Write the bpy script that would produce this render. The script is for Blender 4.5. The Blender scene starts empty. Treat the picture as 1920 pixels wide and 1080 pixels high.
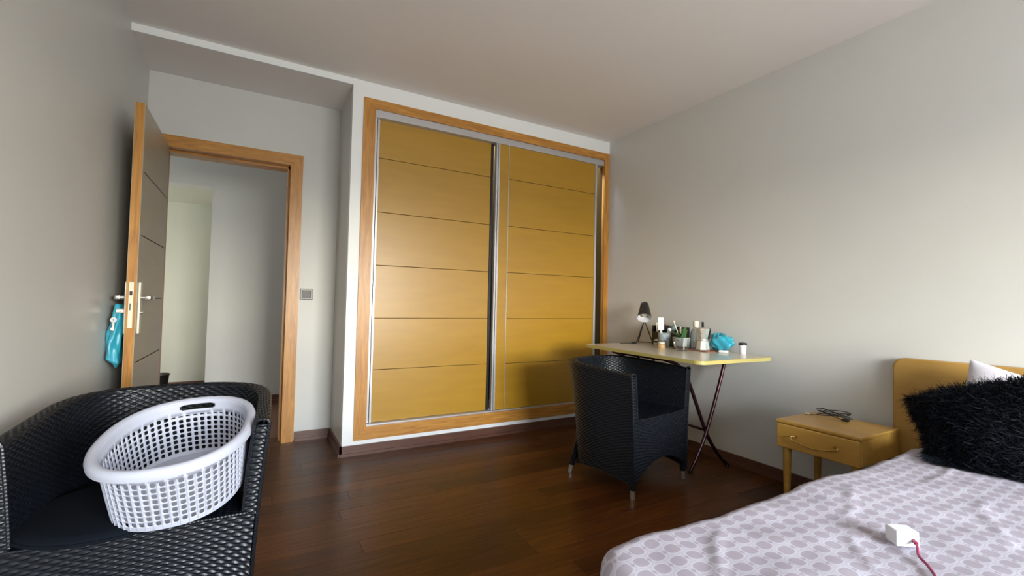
import bpy, bmesh, math, random
import numpy as np
from mathutils import Vector, Matrix, Euler
PI = math.pi
random.seed(7); RNG = np.random.default_rng(7)
SC = bpy.context.scene
COL = SC.collection

# ------------------------------------------------------------------ camera, world, light, exposure
cd = bpy.data.cameras.new('camera'); cam = bpy.data.objects.new('camera', cd); COL.objects.link(cam)
fw = Vector((0.493096, 0.869342, 0.033184)); rt = Vector((0.869279, -0.493869, 0.021174)); up = Vector((-0.034796, -0.018405, 0.999225))
m = Matrix.Identity(4)
for i in range(3):
    m[i][0] = rt[i]; m[i][1] = up[i]; m[i][2] = -fw[i]
m[0][3], m[1][3], m[2][3] = 0, 0, 1.053
cam.matrix_world = m
cd.sensor_width = 36; cd.lens = 851.34 * 36 / 1920; cd.clip_start = 0.02
SC.camera = cam
SC.view_settings.view_transform = 'Standard'; SC.view_settings.look = 'None'
SC.view_settings.gamma = 1; SC.view_settings.use_curve_mapping = False
SC.view_settings.exposure = 0.0

W = bpy.data.worlds.new('sky'); SC.world = W; W.use_nodes = True
nt = W.node_tree; nt.nodes.clear()
def N(nt, t, **k):
    n = nt.nodes.new(t)
    for a, b in k.items(): setattr(n, a, b)
    return n
tc = N(nt, 'ShaderNodeTexCoord'); sx = N(nt, 'ShaderNodeSeparateXYZ'); rp = N(nt, 'ShaderNodeValToRGB')
mp = N(nt, 'ShaderNodeMapRange'); bg = N(nt, 'ShaderNodeBackground'); wo = N(nt, 'ShaderNodeOutputWorld')
mp.inputs[1].default_value = -1; mp.inputs[2].default_value = 1
nt.links.new(tc.outputs['Generated'], sx.inputs[0]); nt.links.new(sx.outputs['Z'], mp.inputs[0])
nt.links.new(mp.outputs[0], rp.inputs[0]); nt.links.new(rp.outputs[0], bg.inputs[0]); nt.links.new(bg.outputs[0], wo.inputs[0])
cr = rp.color_ramp; cr.elements[0].position = 0.0; cr.elements[0].color = (0.26, 0.25, 0.22, 1)
cr.elements[1].position = 1.0; cr.elements[1].color = (0.45, 0.6, 0.85, 1)
for pos, c in ((0.40, (0.37, 0.37, 0.345, 1)), (0.488, (0.40, 0.405, 0.385, 1)), (0.505, (1.32, 1.24, 1.06, 1)), (0.55, (1.30, 1.27, 1.15, 1)), (0.61, (1.30, 1.40, 1.48, 1)), (0.74, (1.35, 1.55, 1.78, 1))):
    e = cr.elements.new(pos); e.color = c
bg.inputs[1].default_value = 49.0

# the bedroom window (behind the camera): portal over the opening so the sky light samples well
WX0, WX1, WZ0, WZ1, WY = 0.35, 2.20, 0.80, 1.95, -2.40
pl = bpy.data.lights.new('window_portal', 'AREA'); pl.shape = 'RECTANGLE'; pl.size = WX1 - WX0; pl.size_y = WZ1 - WZ0
pl.cycles.is_portal = True
po = bpy.data.objects.new('window_portal', pl); COL.objects.link(po)
po.location = ((WX0 + WX1) / 2, WY - 0.22, (WZ0 + WZ1) / 2); po.rotation_euler = (PI / 2, 0, 0)
# added fill lights for hall and passage, unseen at their left end
def area(name, loc, rot, sx_, sy_, e, col):
    l = bpy.data.lights.new(name, 'AREA'); l.shape = 'RECTANGLE'; l.size = sx_; l.size_y = sy_; l.energy = e; l.color = col
    o = bpy.data.objects.new(name, l); COL.objects.link(o); o.location = loc; o.rotation_euler = rot; return o
area('passage_fill', (-2.3, 6.0, 1.3), (0, -PI / 2, 0), 1.4, 0.7, 16, (1.0, 1.0, 0.88))
area('hall_fill', (-2.3, 4.55, 1.2), (0, -PI / 2, 0), 1.6, 0.8, 15, (0.90, 0.98, 1.0))

# ------------------------------------------------------------------ materials
def mat(name, col, rough=0.5, metal=0.0, spec=0.5, coat=0.0, **k):
    M = bpy.data.materials.new(name); M.use_nodes = True
    b = M.node_tree.nodes['Principled BSDF']
    b.inputs['Base Color'].default_value = (*col, 1); b.inputs['Roughness'].default_value = rough
    b.inputs['Metallic'].default_value = metal; b.inputs['Specular IOR Level'].default_value = spec
    b.inputs['Coat Weight'].default_value = coat
    for a, v in k.items(): b.inputs[a.replace('_', ' ')].default_value = v
    return M
def srgb(r, g, b):
    f = lambda c: (c / 255 / 12.92) if c / 255 <= 0.04045 else ((c / 255 + 0.055) / 1.055) ** 2.4
    return (f(r), f(g), f(b))
def noise_mat(name, c1, c2, rough, scale, stretch=(1, 1, 1), bump=0.0, spec=0.5, coat=0.0, rand=0.0, coat_rough=0.1, detail=6, dist=0.0, rrange=0.0):
    M = mat(name, c1, rough, 0, spec, coat); t = M.node_tree; b = t.nodes['Principled BSDF']
    b.inputs['Coat Roughness'].default_value = coat_rough
    tc = N(t, 'ShaderNodeTexCoord'); mpg = N(t, 'ShaderNodeMapping'); mpg.inputs['Scale'].default_value = stretch
    nz = N(t, 'ShaderNodeTexNoise'); nz.inputs['Scale'].default_value = scale; nz.inputs['Detail'].default_value = detail; nz.inputs['Distortion'].default_value = dist
    mx = N(t, 'ShaderNodeMix', data_type='RGBA'); mx.inputs['A'].default_value = (*c1, 1); mx.inputs['B'].default_value = (*c2, 1)
    rm = N(t, 'ShaderNodeMapRange'); rm.inputs[1].default_value = 0.3; rm.inputs[2].default_value = 0.7
    t.links.new(tc.outputs['Object'], mpg.inputs[0]); t.links.new(mpg.outputs[0], nz.inputs[0])
    t.links.new(nz.outputs['Fac'], rm.inputs[0]); t.links.new(rm.outputs[0], mx.inputs['Factor'])
    out = mx.outputs['Result']
    if rand:
        oi = N(t, 'ShaderNodeObjectInfo'); hs = N(t, 'ShaderNodeHueSaturation'); r2 = N(t, 'ShaderNodeMapRange')
        r2.inputs[3].default_value = 1 - rand; r2.inputs[4].default_value = 1 + rand
        t.links.new(oi.outputs['Random'], r2.inputs[0]); t.links.new(r2.outputs[0], hs.inputs['Value']); t.links.new(out, hs.inputs['Color'])
        ad = N(t, 'ShaderNodeVectorMath', operation='ADD'); ml = N(t, 'ShaderNodeMath', operation='MULTIPLY'); ml.inputs[1].default_value = 37
        t.links.new(oi.outputs['Random'], ml.inputs[0]); t.links.new(tc.outputs['Object'], ad.inputs[0]); t.links.new(ml.outputs[0], ad.inputs[1]); t.links.new(ad.outputs[0], mpg.inputs[0])
        out = hs.outputs['Color']
    t.links.new(out, b.inputs['Base Color'])
    if bump:
        bp = N(t, 'ShaderNodeBump'); bp.inputs['Strength'].default_value = bump; bp.inputs['Distance'].default_value = 0.002
        t.links.new(nz.outputs['Fac'], bp.inputs['Height']); t.links.new(bp.outputs[0], b.inputs['Normal'])
    if rrange:
        r3 = N(t, 'ShaderNodeMapRange'); r3.inputs[3].default_value = rough - rrange; r3.inputs[4].default_value = rough + rrange
        t.links.new(nz.outputs['Fac'], r3.inputs[0]); t.links.new(r3.outputs[0], b.inputs['Roughness'])
    return M
M_WALL = noise_mat('wall_paint', (0.615, 0.617, 0.595), (0.595, 0.597, 0.575), 0.42, 3, spec=0.35, bump=0.02)
M_CEIL = noise_mat('ceiling_paint', (0.86, 0.83, 0.81), (0.85, 0.82, 0.80), 0.7, 3)
M_FACE = noise_mat('white_lacquered_surround', (0.82, 0.84, 0.84), (0.80, 0.82, 0.82), 0.45, 3)
OAK1, OAK2 = (0.56, 0.265, 0.05), (0.34, 0.135, 0.018)
M_OAKV = noise_mat('oak_vertical', OAK1, OAK2, 0.4, 9, (6, 6, 0.5), 0.1, coat=0.2, dist=1.2, coat_rough=0.3)
M_OAKH = noise_mat('oak_horizontal', OAK1, OAK2, 0.4, 9, (0.5, 6, 6), 0.1, coat=0.2, dist=1.2, coat_rough=0.3)
M_PANEL = noise_mat('varnished_door_panel', (0.40, 0.215, 0.010), (0.365, 0.19, 0.008), 0.38, 4, (0.8, 4, 5), 0.0, coat=0.4, coat_rough=0.33)
M_LEAF = noise_mat('door_leaf_veneer', (0.40, 0.34, 0.24), (0.36, 0.30, 0.21), 0.4, 4, (4, 0.8, 5), 0.0, coat=0.3, coat_rough=0.3)
M_PLANK = noise_mat('plank_wood', (0.105, 0.035, 0.007), (0.048, 0.015, 0.004), 0.33, 7, (0.7, 9, 9), 0.05, spec=0.17, coat=0.05, rand=0.38, coat_rough=0.2, dist=0.6)
M_BASE = noise_mat('baseboard_wood', (0.125, 0.055, 0.035), (0.095, 0.042, 0.028), 0.35, 7, (0.7, 9, 9), 0.05)
M_GROOVE = mat('dark_groove', (0.05, 0.028, 0.010), 0.8)
M_ALU = mat('aluminium', (0.52, 0.52, 0.54), 0.38, 0.5)
M_STEEL = mat('brushed_steel', (0.62, 0.61, 0.58), 0.30, 0.9)
M_IVORY = mat('pale_metal_plate', (0.72, 0.68, 0.56), 0.4, 0.3)
M_DARKIN = mat('wardrobe_inside_shade', (0.030, 0.017, 0.006), 1.0, spec=0.0)  # shade of the wardrobe interior put into the colour as near-black brown
M_WICK = noise_mat('black_wicker', (0.003, 0.0045, 0.0075), (0.005, 0.007, 0.011), 0.34, 40, spec=0.34)
M_SEATB = mat('black_cushion_cloth', (0.004, 0.006, 0.010), 0.95, spec=0.1)
M_BLACK = mat('black_plastic', (0.008, 0.008, 0.009), 0.4)
M_BLKM = mat('black_lacquered_metal', (0.012, 0.010, 0.009), 0.45)
M_WHITE = mat('white_plastic', (0.68, 0.68, 0.71), 0.42)
M_BASK = mat('white_basket_plastic', (0.44, 0.46, 0.55), 0.5, Subsurface_Weight=0.0)
M_TTOP = mat('table_laminate', (0.62, 0.56, 0.44), 0.28, coat=0.3)
M_TEDGE = mat('yellow_table_edge', (0.46, 0.39, 0.13), 0.4)
M_TLEG = mat('dark_plum_tube', (0.045, 0.018, 0.022), 0.25, 0.7)
M_NS = noise_mat('nightstand_veneer', (0.52, 0.30, 0.065), (0.43, 0.235, 0.045), 0.38, 6, (5, 0.6, 5), 0.03, coat=0.2, coat_rough=0.3)
M_HB = noise_mat('headboard_veneer', (0.46, 0.27, 0.07), (0.38, 0.215, 0.05), 0.42, 5, (5, 0.6, 3), 0.03, coat=0.15, coat_rough=0.35)
M_BRASS = mat('brass', (0.70, 0.45, 0.16), 0.25, 1.0)
M_BLUE = mat('turquoise_plastic_film', (0.04, 0.42, 0.58), 0.35, Transmission_Weight=0.15)
M_GLASS = mat('clear_glass', (0.93, 0.95, 0.94), 0.04, Transmission_Weight=1.0, IOR=1.45)
M_GREYG = mat('grey_marbled_pot', (0.38, 0.42, 0.43), 0.35)
M_LEAFG = mat('green_leaf', (0.07, 0.16, 0.05), 0.5)
M_SOIL = mat('dark_soil', (0.015, 0.012, 0.010), 0.9)
M_COFFEE = mat('coffee', (0.06, 0.018, 0.008), 0.1)
M_CREAM = mat('cream', (0.72, 0.66, 0.55), 0.5)
M_TAN = mat('tan_wood', (0.42, 0.27, 0.12), 0.5)
M_FUR = mat('black_fur', (0.0025, 0.005, 0.010), 0.6, spec=0.22)
M_PINK = mat('dark_pink_cable', (0.24, 0.008, 0.06), 0.35)
M_REDB = mat('red_brown_wood', (0.20, 0.07, 0.04), 0.5)

# ------------------------------------------------------------------ mesh helpers
class MB:
    def __init__(s): s.v = []; s.f = []; s.uv = None
    def add(s, vs, fs):
        o = len(s.v); s.v += [tuple(v) for v in vs]; s.f += [tuple(i + o for i in f) for f in fs]; return s
    def box(s, a, b, bev=0.0, rot=None, piv=None):
        x0, y0, z0 = [min(a[i], b[i]) for i in range(3)]; x1, y1, z1 = [max(a[i], b[i]) for i in range(3)]
        if bev <= 0:
            vs = [(x, y, z) for x in (x0, x1) for y in (y0, y1) for z in (z0, z1)]
            fs = [(0, 1, 3, 2), (4, 6, 7, 5), (0, 4, 5, 1), (2, 3, 7, 6), (0, 2, 6, 4), (1, 5, 7, 3)]
        else:
            bm = bmesh.new(); bmesh.ops.create_cube(bm, size=1)
            for v in bm.verts:
                v.co = Vector(((x0 + x1) / 2 + v.co.x * (x1 - x0), (y0 + y1) / 2 + v.co.y * (y1 - y0), (z0 + z1) / 2 + v.co.z * (z1 - z0)))
            bmesh.ops.bevel(bm, geom=bm.edges[:], offset=bev, segments=2, profile=0.5, affect='EDGES')
            bm.verts.index_update(); vs = [v.co[:] for v in bm.verts]; fs = [[v.index for v in f.verts] for f in bm.faces]; bm.free()
        if rot is not None:
            R = Euler(rot).to_matrix(); P = Vector(piv or ((x0 + x1) / 2, (y0 + y1) / 2, (z0 + z1) / 2))
            vs = [(R @ (Vector(v) - P) + P)[:] for v in vs]
        return s.add(vs, fs)
    def tube(s, path, r, n=10, closed=False, cap=True):
        P = [Vector(p) for p in path]; k = len(P); rr = r if hasattr(r, '__len__') else [r] * k
        vs = []; prev = None
        for i in range(k):
            if closed: t = (P[(i + 1) % k] - P[i - 1]).normalized()
            else: t = (P[min(i + 1, k - 1)] - P[max(i - 1, 0)]).normalized()
            if prev is None:
                a = Vector((0, 0, 1)) if abs(t.z) < 0.9 else Vector((1, 0, 0)); u = t.cross(a).normalized()
            else: u = (prev - t * prev.dot(t)).normalized()
            prev = u; w = t.cross(u)
            for j in range(n):
                a = 2 * PI * j / n; vs.append((P[i] + (u * math.cos(a) + w * math.sin(a)) * rr[i])[:])
        fs = []
        for i in range(k if closed else k - 1):
            i2 = (i + 1) % k
            for j in range(n):
                j2 = (j + 1) % n; fs.append((i * n + j, i * n + j2, i2 * n + j2, i2 * n + j))
        if not closed and cap: fs.append(tuple(range(n - 1, -1, -1))); fs.append(tuple(range((k - 1) * n, k * n)))
        return s.add(vs, fs)
    def lathe(s, prof, c=(0, 0, 0), n=28, sq=None, M=None):
        vs = []; fs = []
        for (r, z) in prof:
            for j in range(n):
                a = 2 * PI * j / n; v = Vector((c[0] + r * math.cos(a), c[1] + r * math.sin(a), c[2] + z))
                if M is not None: v = M @ Vector((r * math.cos(a), r * math.sin(a), z)) + Vector(c)
                vs.append(v[:])
        for i in range(len(prof) - 1):
            for j in range(n):
                j2 = (j + 1) % n; fs.append((i * n + j, i * n + j2, (i + 1) * n + j2, (i + 1) * n + j))
        return s.add(vs, fs)
    def prism(s, pts, z0, z1):   # xy outline extruded in z
        k = len(pts); vs = [(x, y, z0) for x, y in pts] + [(x, y, z1) for x, y in pts]
        fs = [tuple(range(k - 1, -1, -1)), tuple(range(k, 2 * k))] + [(i, (i + 1) % k, (i + 1) % k + k, i + k) for i in range(k)]
        return s.add(vs, fs)
    def build(s, name, m, parent=None, smooth=False, loc=None, weld=False):
        me = bpy.data.meshes.new(name); me.from_pydata(s.v, [], s.f)
        bm = bmesh.new(); bm.from_mesh(me)
        if weld: bmesh.ops.remove_doubles(bm, verts=bm.verts, dist=1e-5)
        bmesh.ops.recalc_face_normals(bm, faces=bm.faces); bm.to_mesh(me); bm.free()
        if smooth:
            me.polygons.foreach_set('use_smooth', [True] * len(me.polygons))
            try: me.set_sharp_from_angle(angle=math.radians(40))
            except Exception: pass
        me.materials.append(m)
        o = bpy.data.objects.new(name, me); COL.objects.link(o)
        if parent is not None: o.parent = parent
        if loc is not None: o.location = loc
        return o
def thing(name, label, cat, loc=(0, 0, 0), rotz=0.0, group=None):
    o = bpy.data.objects.new(name, None); COL.objects.link(o); o.empty_display_size = 0.1
    o.location = loc; o.rotation_euler = (0, 0, rotz); o['label'] = label; o['category'] = cat
    if group: o['group'] = group
    return o
def tag(o, label, cat, group=None):
    o['label'] = label; o['category'] = cat
    if group: o['group'] = group
    return o
def struct(o, label=None, cat=None):
    o['kind'] = 'structure'
    if label: o['label'] = label
    if cat: o['category'] = cat
    return o
def bezier(pts, n=10):   # Catmull-Rom through the points
    P = [Vector(p) for p in pts]; P = [P[0] * 2 - P[1]] + P + [P[-1] * 2 - P[-2]]; out = []
    for i in range(1, len(P) - 2):
        for k in range(n):
            t = k / n; a, b, c, d = P[i - 1], P[i], P[i + 1], P[i + 2]
            out.append(0.5 * ((2 * b) + (c - a) * t + (2 * a - 5 * b + 4 * c - d) * t * t + (3 * b - a - 3 * c + d) * t ** 3))
    out.append(P[-2]); return out
def grid_mesh(name, V, m, parent=None, closed_u=False, uv=None, smooth=True, keep=None):
    """V: array (nu, nv, 3)"""
    nu, nv = V.shape[:2]; idx = np.arange(nu * nv).reshape(nu, nv)
    if closed_u: idx = np.vstack([idx, idx[:1]])
    q = np.stack([idx[:-1, :-1], idx[1:, :-1], idx[1:, 1:], idx[:-1, 1:]], -1).reshape(-1, 4)
    if keep is not None: q = q[keep(q)]
    me = bpy.data.meshes.new(name); me.vertices.add(nu * nv); me.vertices.foreach_set('co', V.reshape(-1).astype(np.float32))
    me.loops.add(len(q) * 4); me.loops.foreach_set('vertex_index', q.reshape(-1).astype(np.int32))
    me.polygons.add(len(q)); me.polygons.foreach_set('loop_start', np.arange(0, len(q) * 4, 4, dtype=np.int32))
    me.update(calc_edges=True); me.validate()
    if smooth: me.polygons.foreach_set('use_smooth', np.ones(len(q), dtype=bool))
    if uv is not None:
        l = me.uv_layers.new(name='UVMap'); l.data.foreach_set('uv', uv.reshape(-1, 2)[q.reshape(-1)].reshape(-1).astype(np.float32))
    me.materials.append(m)
    o = bpy.data.objects.new(name, me); COL.objects.link(o)
    if parent is not None: o.parent = parent
    return o

# ------------------------------------------------------------------ room shell
D, R, D2, L, XA = 3.228, 2.854, 3.740, -0.648, 0.544
H, H2, HW, BH = 2.577, 2.533, 3.90, 0.0675
YB = WY
def sbox(name, a, b, m=M_WALL): return struct(MB().box(a, b).build(name, m))
sbox('wall_right', (R, YB - 0.2, -0.1), (R + 0.15, D + 0.7, 2.75))
sbox('wall_left', (L - 0.15, YB - 0.2, -0.1), (L, HW, 2.75))
# wall with the bedroom window, behind the camera
w = MB(); w.box((L, YB - 0.2, 0), (WX0, YB, 2.7)); w.box((WX1, YB - 0.2, 0), (R, YB, 2.7)); w.box((WX0, YB - 0.2, 0), (WX1, YB, WZ0)); w.box((WX0, YB - 0.2, WZ1), (WX1, YB, 2.7))
struct(w.build('wall_back', M_WALL))
wf = MB()
for a, b in (((WX0, WZ0), (WX0 + .05, WZ1)), ((WX1 - .05, WZ0), (WX1, WZ1)), ((WX0, WZ0), (WX1, WZ0 + .05)), ((WX0, WZ1 - .05), (WX1, WZ1)), (((WX0 + WX1) / 2 - .03, WZ0), ((WX0 + WX1) / 2 + .03, WZ1))):
    wf.box((a[0], YB - 0.14, a[1]), (b[0], YB - 0.09, b[1]), 0.004)
wo_ = struct(wf.build('window_1', M_WHITE))
MB().box((WX0 - .03, YB - 0.09, WZ0 - .03), (WX1 + .03, YB + 0.05, WZ0), 0.004).build('window_sill', M_WHITE, wo_)
# ceiling of the bedroom; its edge above the door alcove leaves a narrow upright lip
c = sbox('ceiling', (L, YB, H), (R, D + 0.001, H + 0.15), M_CEIL)
sbox('trim_2', (L, D - 0.0, H2), (XA, D + 0.02, H + 0.1), M_FACE)
sbox('trim_3', (L, D + 0.02, H2), (XA, D2 + 0.01, H2 + 0.1), M_CEIL)   # alcove soffit
# door wall
DX0, DX1, DZ = -0.555, 0.205, 2.04        # clear opening
w = MB(); w.box((XA - .0, D2, 0), (DX1 + .03, HW, 2.75)); w.box((L, D2, DZ + .03), (DX1 + .03, HW, 2.75)); w.box((L, D2, 0), (DX0 - .03, HW, DZ + .03))
struct(w.build('wall_door', M_WALL))
# wardrobe wall face (with opening) and the return beside the alcove
FX0, FX1, FZ0, FZ1 = 0.617, 2.845, 0.097, 2.462
IX0, IX1, IZ0, IZ1 = 0.698, 2.792, 0.183, 2.385
w = MB(); w.box((XA, D, 0), (IX0 - .02, D + .05, H)); w.box((IX0 - .02, D, 0), (R, D + .05, IZ0 - .02)); w.box((IX0 - .02, D, IZ1 + .02), (R, D + .05, H)); w.box((IX1 + .02, D, IZ0 - .02), (R, D + .022, IZ1 + .02))
struct(w.build('wall_front', M_FACE))
sbox('wall_return', (XA, D + .05, 0), (XA + .05, D2, 2.75))
sbox('wall_closet', (XA + .05, D2 - .02, 0), (R, D2, 2.75), M_DARKIN)
# baseboards
def bboard(name, pts, n=(0, -1)):
    (x0, y0), (x1, y1) = pts
    mb = MB(); t = 0.013; mb.box((x0, y0, 0), (x1 + n[0] * t, y1 + n[1] * t, BH), 0.0); mb.box((x0, y0, 0), (x1 + n[0] * 0.024, y1 + n[1] * 0.024, 0.020), 0.0)
    return struct(mb.build(name, M_BASE))
bboard('baseboard_front', ((XA - .013, D), (R, D)))
bboard('baseboard_return', ((XA, D - .013), (XA, D2)), (-1, 0))
bboard('baseboard_door', ((0.292, D2), (XA, D2)))
bboard('baseboard_right', ((R, YB), (R, D)), (-1, 0))
bboard('baseboard_left', ((L, YB), (L, D2)), (1, 0))

# floor: slab + planks running along x
fl = sbox('floor', (-2.4, YB - .2, -0.12), (R + .1, 7.2, -0.012), M_GROOVE)
row = 0.112; y = YB; iy = 0
while y < D2 + 0.14:
    x = L - random.uniform(0, 1.1); y1 = min(y + row, D2 + .15)
    while x < R:
        ln = random.choice((1.2, 1.5, 1.8, 2.1)); x0 = max(x, L); x1 = min(x + ln, R)
        if x1 - x0 > 0.02 and not (y > D + .05 and x0 > XA + .05):
            mb = MB(); g = 0.0004; z = 0.0 + random.uniform(-0.0003, 0)
            a, b, c_, d = x0 + g, x1 - g, y + g, y1 - g; e = 0.0007
            vs = [(a, c_, -.012), (b, c_, -.012), (b, d, -.012), (a, d, -.012), (a, c_, z - e), (b, c_, z - e), (b, d, z - e), (a, d, z - e), (a + e, c_ + e, z), (b - e, c_ + e, z), (b - e, d - e, z), (a + e, d - e, z)]
            fs = [(0, 1, 5, 4), (1, 2, 6, 5), (2, 3, 7, 6), (3, 0, 4, 7), (4, 5, 9, 8), (5, 6, 10, 9), (6, 7, 11, 10), (7, 4, 8, 11), (8, 9, 10, 11)]
            mb.add(vs, fs).build('plank', M_PLANK, fl)
        x += ln
    y += row; iy += 1

# hall beyond the doorway
M_HFLOOR = noise_mat('hall_floor_wood', (0.150, 0.052, 0.020), (0.085, 0.028, 0.011), 0.35, 7, (0.7, 9, 9), 0.05)
sbox('floor_hall', (-2.4, D2 + .15, -0.02), (R, 7.2, 0.0), M_HFLOOR)
M_WALLG = noise_mat('hall_wall_paint', (0.64, 0.64, 0.55), (0.61, 0.61, 0.53), 0.6, 3)
sbox('wall_hall', (-0.385, 5.27, 0), (2.4, 5.42, 2.6))
sbox('wall_hall_header', (-2.4, 5.27, 2.12), (-0.385, 5.42, 2.6))
sbox('wall_hall_far', (-2.4, 6.45, 0), (1.0, 6.6, 2.6), M_WALLG)
sbox('wall_passage', (0.3, 5.42, 0), (0.4, 6.45, 2.6), M_WALLG)
sbox('wall_hall_end', (2.3, HW, 0), (2.4, 5.27, 2.6))
sbox('wall_hall_left', (-2.5, HW, 0), (-2.4, 6.6, 2.6))
sbox('wall_hall_near', (-2.4, HW - .15, 0), (L - .15, HW, 2.75))
sbox('ceiling_hall', (-2.4, HW, 2.5), (R, 5.42, 2.6), M_CEIL)
sbox('ceiling_passage', (-2.4, 5.42, 2.135), (0.4, 6.5, 2.2), M_WALLG)
bboard('baseboard_hall', ((-0.385, 5.27), (2.3, 5.27)))
bboard('baseboard_passage', ((-2.4, 6.45), (0.3, 6.45)))
t = thing('waste_bin', 'small black bin on the floor of the passage beyond the doorway', 'bin', (-0.84, 6.1, 0))
MB().lathe([(0.055, 0), (0.075, 0.20), (0.08, 0.21), (0.072, 0.21), (0.05, 0.01), (0, 0.01)], n=24).build('bin_body', M_BLACK, t, True)
MB().lathe([(0.081, 0.205), (0.083, 0.21), (0.081, 0.216), (0.074, 0.216)], n=24).build('bin_rim', M_BLKM, t, True)

# ------------------------------------------------------------------ door frame (trim) and open door
fr = bpy.data.objects.new('trim_1', None); COL.objects.link(fr); fr.location = (DX1, D2, 0); fr['kind'] = 'structure'; fr['label'] = 'oak casing around the open doorway'
def frpart(name, fn, m):
    mb = MB(); fn(mb); mb.v = [(a - DX1, b - D2, c_) for a, b, c_ in mb.v]; return mb.build(name, m, fr)
cw = 0.082
def right_casing(mb):
    a, b = DX1, DX1 + cw
    mb.add([(a, D2 - .022, 0), (b, D2 - .022, 0), (b, D2, 0), (a, D2, 0), (a, D2 - .022, DZ), (b, D2 - .022, DZ + cw), (b, D2, DZ + cw), (a, D2, DZ)],
           [(0, 1, 5, 4), (1, 2, 6, 5), (2, 3, 7, 6), (3, 0, 4, 7), (4, 5, 6, 7), (0, 3, 2, 1)])
def left_casing(mb):
    a, b = DX0, DX0 - cw
    mb.add([(a, D2 - .022, 0), (b, D2 - .022, 0), (b, D2, 0), (a, D2, 0), (a, D2 - .022, DZ), (b, D2 - .022, DZ + cw), (b, D2, DZ + cw), (a, D2, DZ)],
           [(0, 1, 5, 4), (1, 2, 6, 5), (2, 3, 7, 6), (3, 0, 4, 7), (4, 5, 6, 7), (0, 3, 2, 1)])
def top_casing(mb):
    mb.add([(DX0, D2 - .022, DZ), (DX1, D2 - .022, DZ), (DX1, D2, DZ), (DX0, D2, DZ), (DX0 - cw, D2 - .022, DZ + cw), (DX1 + cw, D2 - .022, DZ + cw), (DX1 + cw, D2, DZ + cw), (DX0 - cw, D2, DZ + cw)],
           [(0, 1, 5, 4), (1, 2, 6, 5), (2, 3, 7, 6), (3, 0, 4, 7), (4, 5, 6, 7), (0, 3, 2, 1)])
frpart('casing', right_casing, M_OAKV); frpart('casing', left_casing, M_OAKV); frpart('casing', top_casing, M_OAKH)
# jamb lining with a rebate step
def jr(mb): mb.box((DX1 - .0, D2, 0), (DX1 + .03, HW, DZ + .03)); mb.box((DX1 - .014, D2 + .05, 0), (DX1, HW, DZ)); mb.box((DX1, D2 - .03, 0), (DX1 + .022, D2 - .020, DZ))
def jl(mb): mb.box((DX0 - .03, D2, 0), (DX0, HW, DZ + .03)); mb.box((DX0, D2 + .05, 0), (DX0 + .014, HW, DZ))
def jt(mb): mb.box((DX0 - .03, D2, DZ), (DX1 + .03, HW, DZ + .03)); mb.box((DX0, D2 + .05, DZ - .014), (DX1, HW, DZ)); mb.box((DX0, D2 - .03, DZ), (DX1 + .022, D2 - .020, DZ + .022))
frpart('jamb', jr, M_OAKV); frpart('jamb', jl, M_OAKV); frpart('jamb', jt, M_OAKH)

# leaf: core + edge + grooved face boards
LX0, LX1, LY0, LY1, LZ0, LZ1 = -0.563, -0.520, 2.950, 3.700, 0.008, 2.042
door = thing('door_1', 'open oak veneered door leaf with horizontal grooves, seen nearly edge-on', 'door', (LX0, LY1, 0)); del door['category']; door['kind'] = 'structure'
def dpart(name, mb, m, smooth=False, parent=door):
    mb.v = [(a - LX0, b - LY1, c_) for a, b, c_ in mb.v]; return mb.build(name, m, parent, smooth)
dpart('leaf_core', MB().box((LX0 + .003, LY0, LZ0), (LX1 - .003, LY1, LZ1)), M_OAKV)
gz = [LZ0, 0.37, 0.706, 1.035, 1.364, 1.694, LZ1]
dpart('leaf_stile', MB().box((LX1 - .003, LY0, LZ0), (LX1, LY0 + .045, LZ1), .0006), M_LEAF)
dpart('leaf_stile', MB().box((LX0, LY0, LZ0), (LX0 + .003, LY0 + .045, LZ1), .0006), M_LEAF)
for a, b in zip(gz[:-1], gz[1:]):
    dpart('leaf_panel', MB().box((LX1 - .003, LY0 + .046, a + .003), (LX1, LY1, b - .003), .0006), M_LEAF)
    dpart('leaf_panel', MB().box((LX0, LY0 + .046, a + .003), (LX0 + .003, LY1, b - .003), .0006), M_LEAF)
dpart('leaf_backing', MB().box((LX1 - .0032, LY0 + .04, LZ0 + .002), (LX1 - .0025, LY1, LZ1 - .002)), M_GROOVE)
for z in (0.25, 1.05, 1.85):
    dpart('hinge', MB().tube([(LX1 - .01, LY1 + .008, z - .05), (LX1 - .01, LY1 + .008, z + .05)], .007), M_STEEL, True)
lk = dpart('latch_plate', MB().box((LX0 + .012, LY0 - .002, 0.885), (LX1 - .012, LY0 + .002, 1.118), .0008), M_IVORY)
dpart('latch_bolt', MB().box((LX0 + .016, LY0 - .005, 1.052), (LX0 + .027, LY0, 1.072)), M_BLACK, parent=lk)
dpart('bolt_slot', MB().box((LX0 + .018, LY0 - .003, 0.975), (LX0 + .022, LY0, 1.010)), M_BLACK, parent=lk)
for sgn, X in ((1, LX1), (-1, LX0)):
    dpart('handle_plate', MB().box((X, LY0 + .03, 0.855), (X + sgn * .011, LY0 + .075, 1.12), .003), M_STEEL if sgn < 0 else M_IVORY)
    h = MB(); h.tube([(X, LY0 + .05, 1.04), (X + sgn * .045, LY0 + .05, 1.04)], .011, 14)
    h.box((X + sgn * .028, LY0 + .038, 1.028), (X + sgn * .052, LY0 + .165, 1.052), .005)
    dpart('door_handle', h, M_STEEL, True)
    if sgn > 0:
        dpart('thumb_turn', MB().tube([(X + .011, LY0 + .05, .965), (X + .022, LY0 + .05, .965)], .012, 14), M_STEEL, True)
kk = MB().box((LX0 - .045, LY0 + .047, .96), (LX0 - .01, LY0 + .053, .982), .002); dpart('door_key', kk, M_STEEL)
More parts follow.
